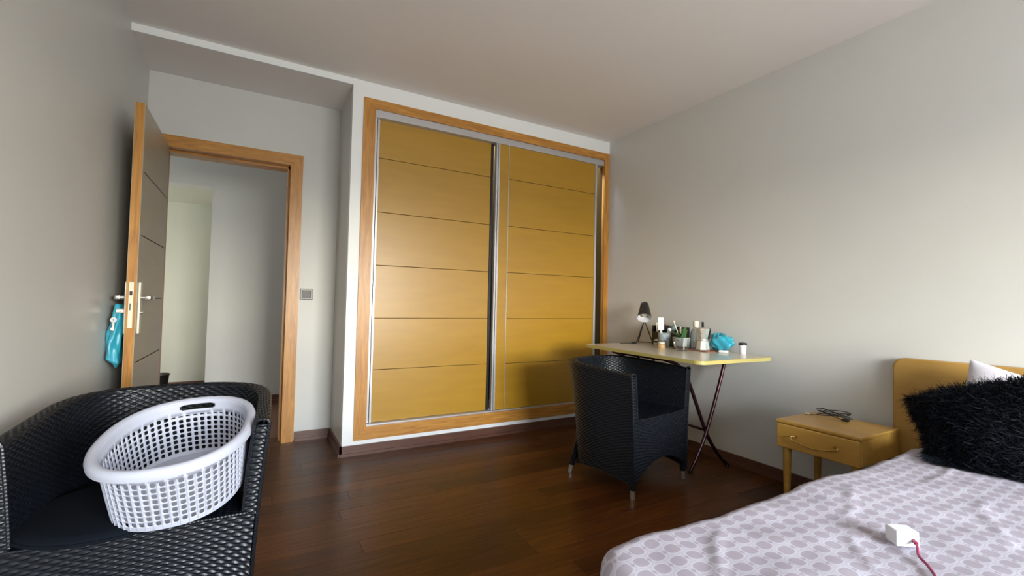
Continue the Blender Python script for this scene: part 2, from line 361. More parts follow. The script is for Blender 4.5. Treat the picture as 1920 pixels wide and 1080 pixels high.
# hanging spare key and turquoise bag on the inner handle
kt = thing('hanging_key', 'small silver key hanging in front of the turquoise bag on the door', 'key', (-0.604, 2.945, 0.905))
MB().lathe([(0.003, -.0015), (.013, -.0015), (.013, .0015), (.003, .0015), (.003, -.0015)], (0, 0, .022), 20, M=Matrix.Rotation(PI / 2, 3, 'X')).build('key_bow', M_WHITE, kt, True)
MB().box((-.004, -.0015, -.032), (.004, .0015, .012), .0008).box((-.010, -.0015, -.030), (-.003, .0015, -.016), .0006).build('key_blade', M_STEEL, kt)
MB().tube(bezier([(0, 0, .03), (.004, .004, .05), (.02, .03, .066)], 6), .001, 6).build('key_ring', M_STEEL, kt)
n1, n2 = 26, 60; a = np.linspace(0, 2 * PI, n1, endpoint=False); b = np.linspace(0, 1, n2); A_, B_ = np.meshgrid(a, b, indexing='ij')
wx = 0.012 + 0.017 * np.sin(np.clip(B_ * 1.4, 0, 1) * PI / 2) ** 0.7; wy = 0.02 + 0.05 * B_ ** .6
fold = 1 + .18 * np.sin(5 * A_ + 6 * B_) + .10 * np.sin(9 * A_ - 11 * B_)
end = np.clip((1 - B_) * 12, .15, 1) ** .5
X = np.cos(A_) * wx * fold * end - .006 * B_ + .006 * np.sin(B_ * 7); Y = np.sin(A_) * wy * fold * end; Z = -B_ * .30 - .025 * B_ * np.cos(A_ + .6)
bag = grid_mesh('plastic_bag', np.stack([X, Y, Z], -1), M_BLUE, closed_u=True); bag.location = (-0.606, 3.035, 1.005)
tag(bag, 'turquoise plastic bag hanging from the handle behind the open door', 'bag')

# light switch
sw = thing('light_switch', 'dark grey square light switch on the wall beside the doorway', 'switch', (0.342, D2, 1.087))
MB().box((-.044, -.009, -.041), (.044, 0, .041), .003).build('switch_plate', mat('grey_switch_frame', (.07, .07, .065), .35, .3), sw)
MB().box((-.030, -.012, -.028), (.030, -.008, .028), .002).build('switch_rocker', M_BLACK, sw)

# ------------------------------------------------------------------ wardrobe
wd = thing('wardrobe', 'built-in wardrobe with oak frame and two sliding yellow-brown panelled doors', 'wardrobe', (FX0, D, FZ0))
def wpart(name, mb, m, parent=wd, smooth=False):
    mb.v = [(a - FX0, b - D, c_ - FZ0) for a, b, c_ in mb.v]; return mb.build(name, m, parent, smooth)
y0, y1 = D - .012, D + .0
def mitre(o, i):   # four mitred boards around the opening
    (ox0, oz0, ox1, oz1), (ix0, iz0, ix1, iz1) = o, i
    for q, m_ in ((((ox0, oz0), (ox0, oz1), (ix0, iz1), (ix0, iz0)), M_OAKV), (((ox1, oz0), (ox1, oz1), (ix1, iz1), (ix1, iz0)), M_OAKV), (((ox0, oz1), (ox1, oz1), (ix1, iz1), (ix0, iz1)), M_OAKH), (((ox0, oz0), (ox1, oz0), (ix1, iz0), (ix0, iz0)), M_OAKH)):
        vs = [(x, y0, z) for x, z in q] + [(x, D + .026, z) for x, z in q]
        wpart('frame_board', MB().add(vs, [(0, 1, 2, 3), (7, 6, 5, 4), (0, 4, 5, 1), (1, 5, 6, 2), (2, 6, 7, 3), (3, 7, 4, 0)]), m_)
mitre((FX0, FZ0, FX1, FZ1), (IX0, IZ0, IX1, IZ1 + .012))
wpart('top_track', MB().box((IX0, D + .004, IZ1 - .038), (IX1, D + .09, IZ1 + .012), .001), M_ALU)
wpart('bottom_track', MB().box((IX0, D + .008, IZ0), (IX1, D + .09, IZ0 + .010), .001), M_ALU)
grz = [IZ0 + .012, 0.561, 0.925, 1.302, 1.684, 2.072, IZ1 - .036]
def wdoor(xa, xb, yf, first_strip, grooves):
    d = wpart('sliding_door', MB().box((xa + .02, yf + .006, grz[0]), (xb - .02, yf + .024, grz[-1])), M_GROOVE)
    def sub(n, mb, m): return wpart(n, mb, m, d)
    sub('door_stile', MB().box((xa, yf - .006, grz[0]), (xa + .014, yf + .026, grz[-1]), .001).box((xa + .018, yf - .008, grz[0]), (xa + .032, yf + .026, grz[-1]), .001), M_ALU)
    sub('door_stile', MB().box((xb - .020, yf - .006, grz[0]), (xb, yf + .026, grz[-1]), .001), M_ALU if first_strip else M_BLACK)  # left door: black colour stands in for the shadow gap between the doors
    px0, px1 = xa + .033, xb - .021
    if first_strip:
        sub('panel_strip', MB().box((px0, yf, grz[0]), (first_strip, yf + .008, grz[-1]), .001), M_PANEL)
        sub('metal_inlay', MB().box((first_strip + .001, yf - .0005, grz[0]), (first_strip + .006, yf + .008, grz[-1])), M_ALU); px0 = first_strip + .007
    for a, b in zip(grz[:-1], grz[1:]):
        g = .0018
        sub('door_panel', MB().box((px0, yf, a + (g if a > grz[0] else 0)), (px1, yf + .008, b - (g if b < grz[-1] else 0)), .0012), M_PANEL)
wdoor(IX0 + .012, 1.660, D + .052, None, True)
wdoor(1.668, 2.716, D + .016, 1.785, True)
wpart('inside_panel', MB().box((IX0, D + .44, IZ0), (IX1, D + .45, IZ1)), M_DARKIN)
wpart('side_panel', MB().box((IX1 + .02, D + .05, 0.1), (IX1 + .035, D + .45, H)), M_DARKIN)
wpart('inside_base', MB().box((IX0, D + .09, IZ0 - .02), (IX1 + .02, D + .45, IZ0)), M_DARKIN)

# ------------------------------------------------------------------ wicker chairs
def arclen(P): return np.concatenate([[0], np.cumsum(np.linalg.norm(np.diff(P, axis=0), axis=1))])
def resample(P, n):
    s = arclen(P); t = np.linspace(0, s[-1], n); return np.stack([np.interp(t, s, P[:, i]) for i in range(P.shape[1])], 1)
CWX, CDY = 0.302, 0.288        # half width, half depth at the rim
SEATZ, RIMZ = 0.435, 0.697
def flare(z): return np.clip((z - .12) / .58, 0, 1)
def ushape(z, inset=0.0, n=400, front=0.0):
    """plan curve (front-left round the back to front-right) of the shell at height z"""
    k = flare(z); hw = CWX - .036 * (1 - k ** 1.8) - inset; yf = -CDY + front; yb = CDY - .050 * (1 - k ** 1.8) - inset
    a = np.linspace(0, PI, n // 2); e = 2 / 2.8; rb = 0.27
    back = np.stack([-hw * np.sign(np.cos(a)) * np.abs(np.cos(a)) ** e, (yb - rb) + rb * np.sin(a) ** e], 1)
    lf = np.stack([np.full(60, -hw), np.linspace(yf, yb - rb, 60)], 1); rg = np.stack([np.full(60, hw), np.linspace(yb - rb, yf, 60)], 1)
    return np.vstack([lf[:-1], back, rg[1:]])
def weave(P, amp=0.0023):
    """P (nu, nv, 3): smooth surface sampled 3 per stake (u) and 3 per strand (v) -> displaced along its normal"""
    du = np.gradient(P, axis=0); dv = np.gradient(P, axis=1); n = np.cross(du, dv); n /= np.linalg.norm(n, axis=2, keepdims=True) + 1e-9
    nu, nv = P.shape[:2]; iu = np.arange(nu) / 3.0; rowi = np.arange(nv) // 3; fr_ = np.arange(nv) % 3; prof = np.where(fr_ == 0, -1.0, 0.5)
    wv = np.cos(PI * (iu[:, None] + rowi[None, :]))
    d = amp * wv * (prof[None, :] > 0) + .0013 * prof[None, :]
    return P + n * d[..., None]
def surf(fn, lu, lv, sp=0.0188, rh=0.0082):
    nu = int(lu / sp) * 3 + 1; nv = int(lv / rh) * 3 + 1; return fn(nu, nv)
def rimz(y): return RIMZ - .006 + .034 * np.clip((y + CDY) / (2 * CDY), 0, 1)
TH = 0.040
def shell(nu, nv):
    """one woven skin: up the outside, over the rim and down the inside to the seat"""
    s = np.linspace(0, 1, nu); zb = np.full(nu, .066)
    for a, b, h in ((0.0, .33, .035), (.33, .67, .04), (.67, 1.0, .035)):
        mk = (s >= a) & (s <= b); u = (s[mk] - a) / (b - a); zb[mk] += h * np.clip(np.sin(PI * u), 0, 1) ** .8
    zs = np.linspace(.05, RIMZ + .06, 24); CO = np.stack([resample(ushape(z), nu) for z in zs], 0); CI = np.stack([resample(ushape(z, TH), nu) for z in zs], 0)
    V = np.zeros((nu, nv, 3)); rr = TH / 2
    for i in range(nu):
        yr = np.interp(RIMZ, zs, CO[:, i, 1]); zt = rimz(yr)
        # profile in (w, z): w = 0 outside .. 1 inside ; squarish top
        k = 9; th = np.linspace(PI, 0, k); e = .62
        W = np.concatenate([[0, 0], .5 + .5 * np.sign(np.cos(th)) * np.abs(np.cos(th)) ** e, [1]])
        Zp = np.concatenate([[zb[i], zb[i] + (zt - rr - zb[i]) / 2], zt - rr * .62 + rr * .62 * np.sin(th) ** e, [SEATZ - .02]])
        pr = resample(np.stack([W * TH, Zp], 1), nv); w = pr[:, 0] / TH; z = pr[:, 1]
        for c in (0, 1):
            V[i, :, c] = np.interp(z, zs, CO[:, i, c]) * (1 - w) + np.interp(z, zs, CI[:, i, c]) * w
        V[i, :, 2] = z
    return V
def front(nu, nv):
    u = np.linspace(0, 1, nu); t = np.linspace(0, 1, nv); V = np.zeros((nu, nv, 3))
    zb = .068 + .125 * np.clip(np.sin(PI * u), 0, 1) ** .7
    for i in range(nu):
        z = zb[i] + (SEATZ + .004 - zb[i]) * t; hw = CWX - .036 * (1 - flare(z) ** 1.8) - .008
        V[i, :, 0] = (u[i] * 2 - 1) * hw; V[i, :, 1] = -CDY - .003 - .006 * math.sin(PI * u[i]); V[i, :, 2] = z
    return V
def armfront(sgn):
    def f(nu, nv):
        u = np.linspace(0, 1, nu); z = np.linspace(SEATZ - .01, RIMZ - .012, nv); V = np.zeros((nu, nv, 3)); hw = CWX - .036 * (1 - flare(z) ** 1.8) - .002
        for i in range(nu):
            V[i, :, 0] = (hw - (TH - .002) * u[i]) * sgn; V[i, :, 1] = -CDY - .002 - .003 * math.sin(PI * u[i]); V[i, :, 2] = z - .012 * (2 * u[i] - 1) ** 4 * np.linspace(0, 1, nv)
        return V[::-1] if sgn > 0 else V
    return f
def seatf(nu, nv):
    u = np.linspace(-1, 1, nu); t = np.linspace(0, 1, nv); U, T = np.meshgrid(u, t, indexing='ij')
    hw = np.where(T > .50, 0.258 * np.sqrt(np.clip(1 - ((T - .50) / .56) ** 2.8, .03, 1)), .258)
    X = U * hw; Y = -CDY - .004 + T * (2 * CDY - .055); Z = SEATZ + .004 - .012 * np.sin(PI * T) * np.cos(U * PI / 2)
    return np.stack([X, Y, Z], -1)
def wrap_tube(path, r, name, m, parent, pitch=0.0075, n=12):
    P = np.array([p[:] for p in path]); s = arclen(P); k = int(s[-1] / pitch * 3); P = resample(P, k)
    rr = [r * (1.0 + (.09 if i % 3 else -.12)) for i in range(k)]
    return MB().tube([tuple(p) for p in P], rr, n).build(name, m, parent, True)
def make_chair(label, loc, rotz, group=None):
    t = thing('wicker_armchair', label, 'chair', loc, rotz, group)
    grid_mesh('shell', weave(surf(shell, 1.66, .92)), M_WICK, t)
    grid_mesh('front_apron', weave(surf(front, .56, .28)), M_WICK, t)
    grid_mesh('seat', weave(surf(seatf, .52, .54)), M_WICK, t)
    for sg in (-1, 1): grid_mesh('arm_front', weave(surf(armfront(sg), TH, .25, sp=.0155)), M_WICK, t)
    # thin braids along the front edges and down to the feet
    for sg in (-1, 1):
        zz = np.linspace(.062, RIMZ - .012, 14); hw = CWX - .036 * (1 - flare(zz) ** 1.8)
        P = [Vector((sg * (h - .001), -CDY - .003, z)) for h, z in zip(hw, zz)]
        P += [Vector((sg * (hw[-1] - .006), -CDY - .003, RIMZ - .002)), Vector((sg * (hw[-1] - TH / 2), -CDY - .003, RIMZ + .001)), Vector((sg * (hw[-1] - TH + .006), -CDY - .003, RIMZ - .002))]
        P += [Vector((sg * (h - TH + .001), -CDY - .003, z)) for h, z in list(zip(hw, zz))[::-1] if z > SEATZ]
        wrap_tube(P, .0050, 'braid', M_WICK, t, .009, 8)
    sr = [(-CWX + .05, -CDY - .004, SEATZ), (0, -CDY - .010, SEATZ), (CWX - .05, -CDY - .004, SEATZ)]
    wrap_tube(bezier(sr, 12), .0048, 'seat_braid', M_WICK, t, .009, 8)
    for sx_ in (-1, 1):
        for back in (False, True):
            if back: top = (sx_ * (CWX - .100), CDY - .125, .24); bot = (sx_ * (CWX - .072), CDY - .088, .052)
            else: top = (sx_ * (CWX - .052), -CDY + .018, .24); bot = (sx_ * (CWX - .050), -CDY + .014, .052)
            lg = wrap_tube([Vector(top), (Vector(top) + Vector(bot)) / 2, Vector(bot)], .0165, 'leg', M_WICK, t)
            dr = (Vector(bot) - Vector(top)).normalized(); e = Vector(bot) + dr * .050
            MB().tube([bot, (e.x, e.y, 0.0)], [.0150, .0130], 16).build('metal_foot', M_STEEL, lg, True)
    return t
def copy_tree(o, parent=None):
    c = o.copy(); COL.objects.link(c)
    if parent is not None: c.parent = parent
    for ch in list(o.children): copy_tree(ch, c)
    return c
ch1 = make_chair('black woven wicker tub armchair in the foreground holding the white laundry basket', (-0.236, 1.822, 0), math.radians(-2), 'black wicker tub armchairs')
ch2 = copy_tree(ch1); ch2.location = (2.030, 2.155, 0); ch2.rotation_euler = (0, 0, math.radians(9.5)); ch2.scale = (1, 1, .975); ch2['label'] = 'black woven wicker tub armchair pushed up to the folding table'

# black round seat cushion
n1 = 64; prof = np.array([(0, .0), (.10, .0), (.17, .001), (.198, .010), (.210, .014), (.205, .024), (.18, .029), (.10, .031), (0.0, .031)])
A_ = np.linspace(0, 2 * PI, n1, endpoint=False); V = np.zeros((n1, len(prof), 3))
for j, (r, z) in enumerate(prof): V[:, j, 0] = r * np.cos(A_) * 1.0; V[:, j, 1] = r * np.sin(A_) * 1.02; V[:, j, 2] = z
cu = thing('seat_cushion', 'flat black round cushion on the foreground armchair under the laundry basket', 'cushion', (-0.318, 1.672, SEATZ + .006), .1)
grid_mesh('cushion_pad', V, M_SEATB, cu, closed_u=True)
MB().tube([(.2105 * math.cos(a), .2145 * math.sin(a), .014) for a in A_], .004, 6, closed=True).build('piping', M_SEATB, cu, True)

# ------------------------------------------------------------------ laundry basket
bk = thing('laundry_basket', 'white perforated plastic laundry basket tilted on the foreground wicker armchair', 'basket', (-0.172, 1.602, 0.671))
bk.rotation_euler = Matrix(((1, 0, 0), (0, 1, 0), (0, 0, 1))).to_euler()
RB = Matrix.Rotation(1.445, 3, 'Z') @ Matrix.Rotation(-0.068, 3, 'X') @ Matrix.Rotation(-0.192, 3, 'Y')
bk.rotation_euler = RB.to_euler()
BA, BB, BHt, BT = 0.210, 0.164, 0.173, 0.92
NH, NR = 62, 8
def bask(aidx, h, off=0.0):   # aidx in [0,NH): arc-length parameter, h: 0 top .. 1 bottom
    a = np.interp(aidx, BK_S, BK_A); k = 1 - (1 - BT) * h ** 1.15
    c_, s_ = math.cos(a), math.sin(a); e = 2 / 2.35
    x = (BA * k + off) * math.copysign(abs(c_) ** e, c_); y = (BB * k + off) * math.copysign(abs(s_) ** e, s_)
    return (x, y, -h * BHt)
aa = np.linspace(0, 2 * PI, 2001); e_ = 2 / 2.35
xx = BA * np.sign(np.cos(aa)) * np.abs(np.cos(aa)) ** e_; yy = BB * np.sign(np.sin(aa)) * np.abs(np.sin(aa)) ** e_
sl = np.concatenate([[0], np.cumsum(np.hypot(np.diff(xx), np.diff(yy)))]); BK_S = sl / sl[-1] * NH; BK_A = aa
mb = MB()
h0, h1 = 0.21, 0.94; hs = (h1 - h0) / NR
def slotcell(i, j):   # handle slots at both ends of the long axis
    return False
vc = {}
def vid(a, h):
    a = a % NH; key = (round(a, 4), round(h, 5))
    if key not in vc: vc[key] = len(mb.v); mb.v.append(bask(a, h))
    return vc[key]
for i in range(NH):
    for j in range(NR):
        ha, hb = h0 + j * hs, h0 + (j + 1) * hs; hm = (ha + hb) / 2
        o = [vid(i, ha), vid(i + .5, ha), vid(i + 1, ha), vid(i + 1, hm), vid(i + 1, hb), vid(i + .5, hb), vid(i, hb), vid(i, hm)]
        top_partial = (j == 0 and (i < 4 or i >= NH - 4))
        w_, q = .30, .38 * hs
        hq = q if not top_partial else q * .35
        inn = [(i + .5 - w_ * .55, hm - hq), (i + .5, hm - hq * 1.05), (i + .5 + w_ * .55, hm - hq), (i + .5 + w_, hm), (i + .5 + w_ * .55, hm + hq), (i + .5, hm + hq * 1.05), (i + .5 - w_ * .55, hm + hq), (i + .5 - w_, hm)]
        # widen the side points into a rounded rectangle: 12-gon
        ring = [(i + .5 - w_ * .6, hm - hq), (i + .5, hm - hq), (i + .5 + w_ * .6, hm - hq), (i + .5 + w_, hm - hq * .55), (i + .5 + w_, hm), (i + .5 + w_, hm + hq * .55), (i + .5 + w_ * .6, hm + hq), (i + .5, hm + hq), (i + .5 - w_ * .6, hm + hq), (i + .5 - w_, hm + hq * .55), (i + .5 - w_, hm), (i + .5 - w_, hm - hq * .55)]
        r_ = [vid(*p) for p in ring]
        mb.f += [(o[0], r_[11], r_[0]), (o[0], r_[0], r_[1], o[1]), (o[1], r_[1], r_[2], o[2]), (o[2], r_[2], r_[3]), (o[2], r_[3], r_[4], o[3]), (o[3], r_[4], r_[5], o[4]), (o[4], r_[5], r_[6]),
                 (o[4], r_[6], r_[7], o[5]), (o[5], r_[7], r_[8], o[6]), (o[6], r_[8], r_[9]), (o[6], r_[9], r_[10], o[7]), (o[7], r_[10], r_[11], o[0])]
# upper plain band with the two handle slots, lower band and floor
NS4, NRB = NH * 2, 1
up_h = [0.0] + [0.040 + .009 * q for q in range(13)] + [h0]
for i in range(NH * 4):
    a0, a1 = i / 4, (i + 1) / 4; ac = a0 + .125; am = min(min(ac, NH - ac), abs(ac - NH / 2))
    for j in range(len(up_h) - 1):
        hc = (up_h[j] + up_h[j + 1]) / 2; dx_ = max(0.0, am - 1.85); dy_ = abs(hc - .099)
        if (dx_ / .75) ** 2 + (dy_ / .048) ** 2 < 1: continue
        mb.f.append((vid(a0, up_h[j]), vid(a1, up_h[j]), vid(a1, up_h[j + 1]), vid(a0, up_h[j + 1])))
for i in range(NH * 2):
    a0, a1 = i / 2, (i + 1) / 2
    mb.f.append((vid(a0, h1), vid(a1, h1), vid(a1, 1.0), vid(a0, 1.0)))
ctr = len(mb.v); mb.v.append((0, 0, -BHt))
for i in range(NH * 2): mb.f.append((vid(i / 2, 1.0), vid((i + 1) / 2, 1.0), ctr))
body = mb.build('basket_body', M_BASK, bk, True)
sm = body.modifiers.new('thickness', 'SOLIDIFY'); sm.thickness = .0026; sm.offset = 0
# rolled rim lip
lip = MB(); prof = [(-.001, -.004), (.0, .003), (.006, .0075), (.014, .0075), (.021, .003), (.024, -.006), (.0235, -.016), (.021, -.016), (.020, -.006), (.014, .002), (.004, .001)]
vs = []; K = NH * 2
for i in range(K):
    for (o_, z_) in prof:
        x, y, z = bask(i / 2, 0, o_); vs.append((x, y, z + z_))
n = len(prof); fs = [(i * n + j, i * n + (j + 1) % n, ((i + 1) % K) * n + (j + 1) % n, ((i + 1) % K) * n + j) for i in range(K) for j in range(n)]
lip.add(vs, fs).build('basket_rim', M_BASK, bk, True)
rb = MB()
for i in range(0, NH, 1):
    P = [bask(i, h, .0022) for h in np.linspace(.215, .99, 8)]
    rb.tube(P, .0012, 5)
rb.build('vertical_ribs', M_BASK, bk, True)

# ------------------------------------------------------------------ folding table
TX0, TX1, TY0, TY1, TZ = 2.145, 2.790, 1.635, 2.700, 0.757
tb = thing('folding_table', 'cream topped folding table with yellow edge and dark tube legs against the right wall', 'table', ((TX0 + TX1) / 2, (TY0 + TY1) / 2, 0))
TC = Vector(((TX0 + TX1) / 2, (TY0 + TY1) / 2, 0))
def rrect(x0, y0, x1, y1, r, n=8):
    P = []
    for cx, cy, a0 in ((x1 - r, y1 - r, 0), (x0 + r, y1 - r, PI / 2), (x0 + r, y0 + r, PI), (x1 - r, y0 + r, 1.5 * PI)):
        for k in range(n + 1): a = a0 + PI / 2 * k / n; P.append((cx + r * math.cos(a), cy + r * math.sin(a)))
    return P
tb.rotation_euler = (0, 0, -math.radians(2))
def tpart(name, mb, m, smooth=False): mb.v = [(a - TC.x, b - TC.y, c_) for a, b, c_ in mb.v]; return mb.build(name, m, tb, smooth)
tpart('tabletop', MB().prism(rrect(TX0 + .003, TY0 + .003, TX1 - .003, TY1 - .003, .045), TZ - .020, TZ), M_TTOP)
P = rrect(TX0, TY0, TX1, TY1, .048); k = len(P); Pi = rrect(TX0 + .004, TY0 + .004, TX1 - .004, TY1 - .004, .044)
vs = [(x, y, TZ - .021) for x, y in P] + [(x, y, TZ - .001) for x, y in P] + [(x, y, TZ + .0005) for x, y in Pi] + [(x, y, TZ - .0215) for x, y in Pi]
fs = []
for i in range(k):
    j = (i + 1) % k
    for a in range(4): fs.append((a * k + i, a * k + j, ((a + 1) % 4) * k + j, ((a + 1) % 4) * k + i))
tpart('table_edge', MB().add(vs, fs), M_TEDGE)
def uleg(pts, ya, yb):
    # pts: (x, y offset, z) down one leg; mirrored at the far end of the table
    A = bezier([(x, ya + dy, z) for x, dy, z in pts], 8); B = bezier([(x, yb - dy, z) for x, dy, z in pts], 8)
    return A[::-1] + B
fb = [(2.235, .13, .722), (2.238, .06, .722), (2.275, .025, .716), (2.375, .010, .676), (2.452, .0, .580), (2.600, -.015, .245), (2.700, -.030, .090), (2.772, -.045, .0125)]
fa = [(2.745, .09, .722), (2.745, .015, .720), (2.742, -.015, .690), (2.720, -.02, .615), (2.598, -.005, .255), (2.505, .0, .085), (2.455, .0, .0125)]
tpart('leg_frame', MB().tube(uleg(fb, 1.99, 2.52), .0115, 12), M_TLEG, True)
tpart('leg_frame', MB().tube(uleg(fa, 1.968, 2.545), .0115, 12), M_TLEG, True)
tpart('cross_bar', MB().tube([(2.60, 1.975, .25), (2.60, 2.535, .25)], .008, 10), M_TLEG, True)
tpart('stay', MB().tube(bezier([(2.235, 2.20, .718), (2.40, 2.47, .60), (2.52, 2.50, .42), (2.60, 2.50, .25)], 6), .008, 10), M_TLEG, True)
for xr in (2.22, 2.69): tpart('runner', MB().box((xr, 1.95, TZ - .026), (xr + .05, 2.6, TZ - .0205)), M_TLEG)
for x, y in ((2.772, 1.945), (2.772, 2.565), (2.455, 1.968), (2.455, 2.545)):
    tpart('foot_cap', MB().lathe([(.0145, 0), (.0150, .012), (.012, .02)], (x, y, 0), 14), M_BLACK, True)

# ------------------------------------------------------------------ things on the table
# desk lamp
lm = thing('desk_lamp', 'black desk lamp with cone shade and thin tripod legs at the table\'s far end', 'lamp', (2.690, 2.610, TZ))
Rl = Matrix.Rotation(math.radians(38), 3, Vector((-.70, .714, 0)))   # shade opens down and toward the room
prof = [(.0005, .150), (.020, .149), (.029, .140), (.033, .125), (.056, .0), (.0545, .0), (.031, .122), (.018, .140), (.0005, .142)]
cS = (-.020, -.020, .200)
prof_o = prof[:5]; prof_i = prof[4:]
MB().lathe(prof_o, cS, 28, M=Rl).build('lamp_shade', M_BLKM, lm, True)
MB().lathe(prof_i, cS, 28, M=Rl).build('shade_lining', M_WHITE, lm, True)
MB().lathe([(.014, .08), (.014, .10), (.022, .06), (.026, .045), (.020, .028), (.0005, .022)][::-1], cS, 16, M=Rl).build('bulb', M_CREAM, lm, True)
tp = Vector(cS) + Rl @ Vector((0, .0, .08)) ; kn = Vector((0, .03, .185))
for dx, dy in ((-.075, .01), (.075, -.02), (.01, .075)):
    MB().tube([(.020 + dx * .08, .020 + dy * .08, .166), (dx, dy, .004)], .0042, 8).build('leg', M_BLKM, lm, True)
MB().tube([(.010, .075, .006), (.075, -.02, .006)], .003, 6).build('brace', M_BLKM, lm, True)
MB().tube([(.020, .020, .162), (.036, .036, .19), (.060, .060, .235)], .005, 10).build('stem', M_BLKM, lm, True)
cb = MB().tube(bezier([(-.075, .01, .004), (-.10, .03, .003), (-.16, .045, .003), (-.21, .04, .003)], 8), .0024, 6).build('cable', M_BLACK, lm, True)
MB().tube([(-.075, .012, .006), (-.105, .032, .006)], .007, 8).build('cable_switch', M_BLACK, lm, True)

# desk organiser
og = thing('desk_organizer', 'black desk organiser box behind the pots against the right wall', 'organizer', (2.745, 2.400, TZ), math.radians(-2))
mb = MB(); mb.box((-.045, -.14, 0), (.045, .14, .005)); mb.box((.040, -.14, 0), (.045, .14, .145)); mb.box((-.045, .135, 0), (.045, .14, .145)); mb.box((-.045, -.14, 0), (-.040, .14, .10)); mb.box((-.045, -.14, 0), (.045, -.135, .145)); mb.box((-.045, .04, 0), (.045, .043, .12))
mb.build('organizer_body', M_BLACK, og)
MB().box((-.048, -.1405, 0), (-.038, -.130, .150), .001).build('pale_corner_strip', M_CREAM, og)
fan = MB()
for i, c_ in enumerate((0, 1, 2)):
    MB().box((-.035, .05 + i * .025, .01), (.035, .056 + i * .025, .150 + .01 * i), .001, rot=(math.radians(8 - i * 6), 0, 0)).build('card', (M_SOIL, M_REDB, M_CREAM)[i], og)

# grey marbled pot with tools
pot = thing('pen_pot', 'grey marbled pot holding brushes, left of the plant bowl on the table', 'pot', (2.610, 2.335, TZ))
MB().lathe([(.0005, 0), (.034, 0), (.036, .004), (.046, .098), (.048, .102), (.044, .102), (.032, .008), (.0005, .008)], n=28).build('pot_body', noise_mat('marbled', (.50, .54, .55), (.18, .25, .28), .35, 18, dist=2), pot, True)
st = thing('white_paddle', 'white flat paddle standing upright in the grey pot', 'paddle', (2.600, 2.350, TZ + .010))
MB().box((-.007, -.006, 0), (.007, .006, .11), .003).build('handle', M_WHITE, st)
MB().box((-.022, -.006, .11), (.022, .006, .205), .005).build('blade', M_WHITE, st); st.rotation_euler = (.02, -.06, math.radians(-35))
sp = thing('spoon', 'small white spoon leaning forward in the grey pot', 'spoon', (2.605, 2.322, TZ + .012)); sp.rotation_euler = (math.radians(18), math.radians(8), math.radians(-30))
MB().tube([(0, 0, 0), (0, 0, .105)], .003, 8).build('handle', M_WHITE, sp, True)
MB().lathe([(.0005, 0), (.010, .006), (.0145, .018), (.0135, .032), (.006, .042), (.0005, .044)], (0, 0, .095), 16).build('bowl', M_WHITE, sp, True)
br = thing('brush', 'grey green brush leaning right out of the grey pot', 'brush', (2.615, 2.350, TZ + .012)); br.rotation_euler = (math.radians(22), math.radians(20), 0)
MB().tube([(0, 0, 0), (0, 0, .11)], .004, 8).build('handle', M_BLACK, br, True)
MB().lathe([(.004, .11), (.016, .12), (.020, .135), (.012, .165), (.003, .185)], n=14).build('bristles', mat('grey_green', (.14, .19, .18), .7), br, True)

# glass bowl planter
pb = thing('potted_plant', 'small green plant in a grey glass bowl in the middle of the table', 'plant', (2.630, 2.200, TZ))
MB().lathe([(.0005, 0), (.040, 0), (.050, .015), (.058, .055), (.059, .080), (.055, .080), (.053, .055), (.045, .018), (.0005, .010)], n=28).build('bowl', M_GREYG, pb, True)
MB().lathe([(.0005, .070), (.054, .070), (.054, .066), (.0005, .066)], n=24).build('soil', M_SOIL, pb, True)
def leaf_(L_, w, az, el, base):
    P = []; d = Vector((math.cos(az) * math.cos(el), math.sin(az) * math.cos(el), math.sin(el))); sd = Vector((-math.sin(az), math.cos(az), 0)); b = Vector(base)
    vs = []
    for k in range(6):
        t = k / 5; p = b + d * L_ * t + Vector((0, 0, -L_ * .15 * t * t)); ww = w * math.sin(PI * min(.98, t * .9 + .1)) ** .7
        nrm = Vector((0, 0, 1)); vs += [(p - sd * ww + nrm * .002)[:], (p - nrm * .002)[:], (p + sd * ww + nrm * .002)[:]]
    fs = [(3 * k + a, 3 * k + a + 1, 3 * k + a + 4, 3 * k + a + 3) for k in range(5) for a in (0, 1)]
    return vs, fs
for i in range(16):
    vs, fs = leaf_(random.uniform(.07, .12), random.uniform(.010, .015), random.uniform(0, 2 * PI), random.uniform(.7, 1.35), (random.uniform(-.02, .02), random.uniform(-.02, .02), .068))
    MB().add(vs, fs).build('leaf', M_LEAFG, pb, True)
MB().tube([(0, .01, .06), (-.035, .04, .195)], .0035, 8).build('support_stick', M_CREAM, pb, True)

# glass mug with coffee
mg = thing('glass_mug', 'clear glass mug with a little coffee in front of the plant bowl', 'mug', (2.545, 2.125, TZ))
MB().lathe([(.0005, 0), (.036, 0), (.040, .004), (.043, .080), (.0405, .080), (.0375, .007), (.0005, .006)], n=30).build('mug_body', M_GLASS, mg, True)
MB().lathe([(.0005, .0075), (.0365, .0075), (.0372, .026), (.0005, .026)], n=28).build('coffee', M_COFFEE, mg, True)
MB().tube(bezier([(-.040, .0, .068), (-.062, .006, .062), (-.066, .006, .040), (-.056, .004, .022), (-.040, 0, .018)], 6), .0045, 8).build('handle', M_GLASS, mg, True)

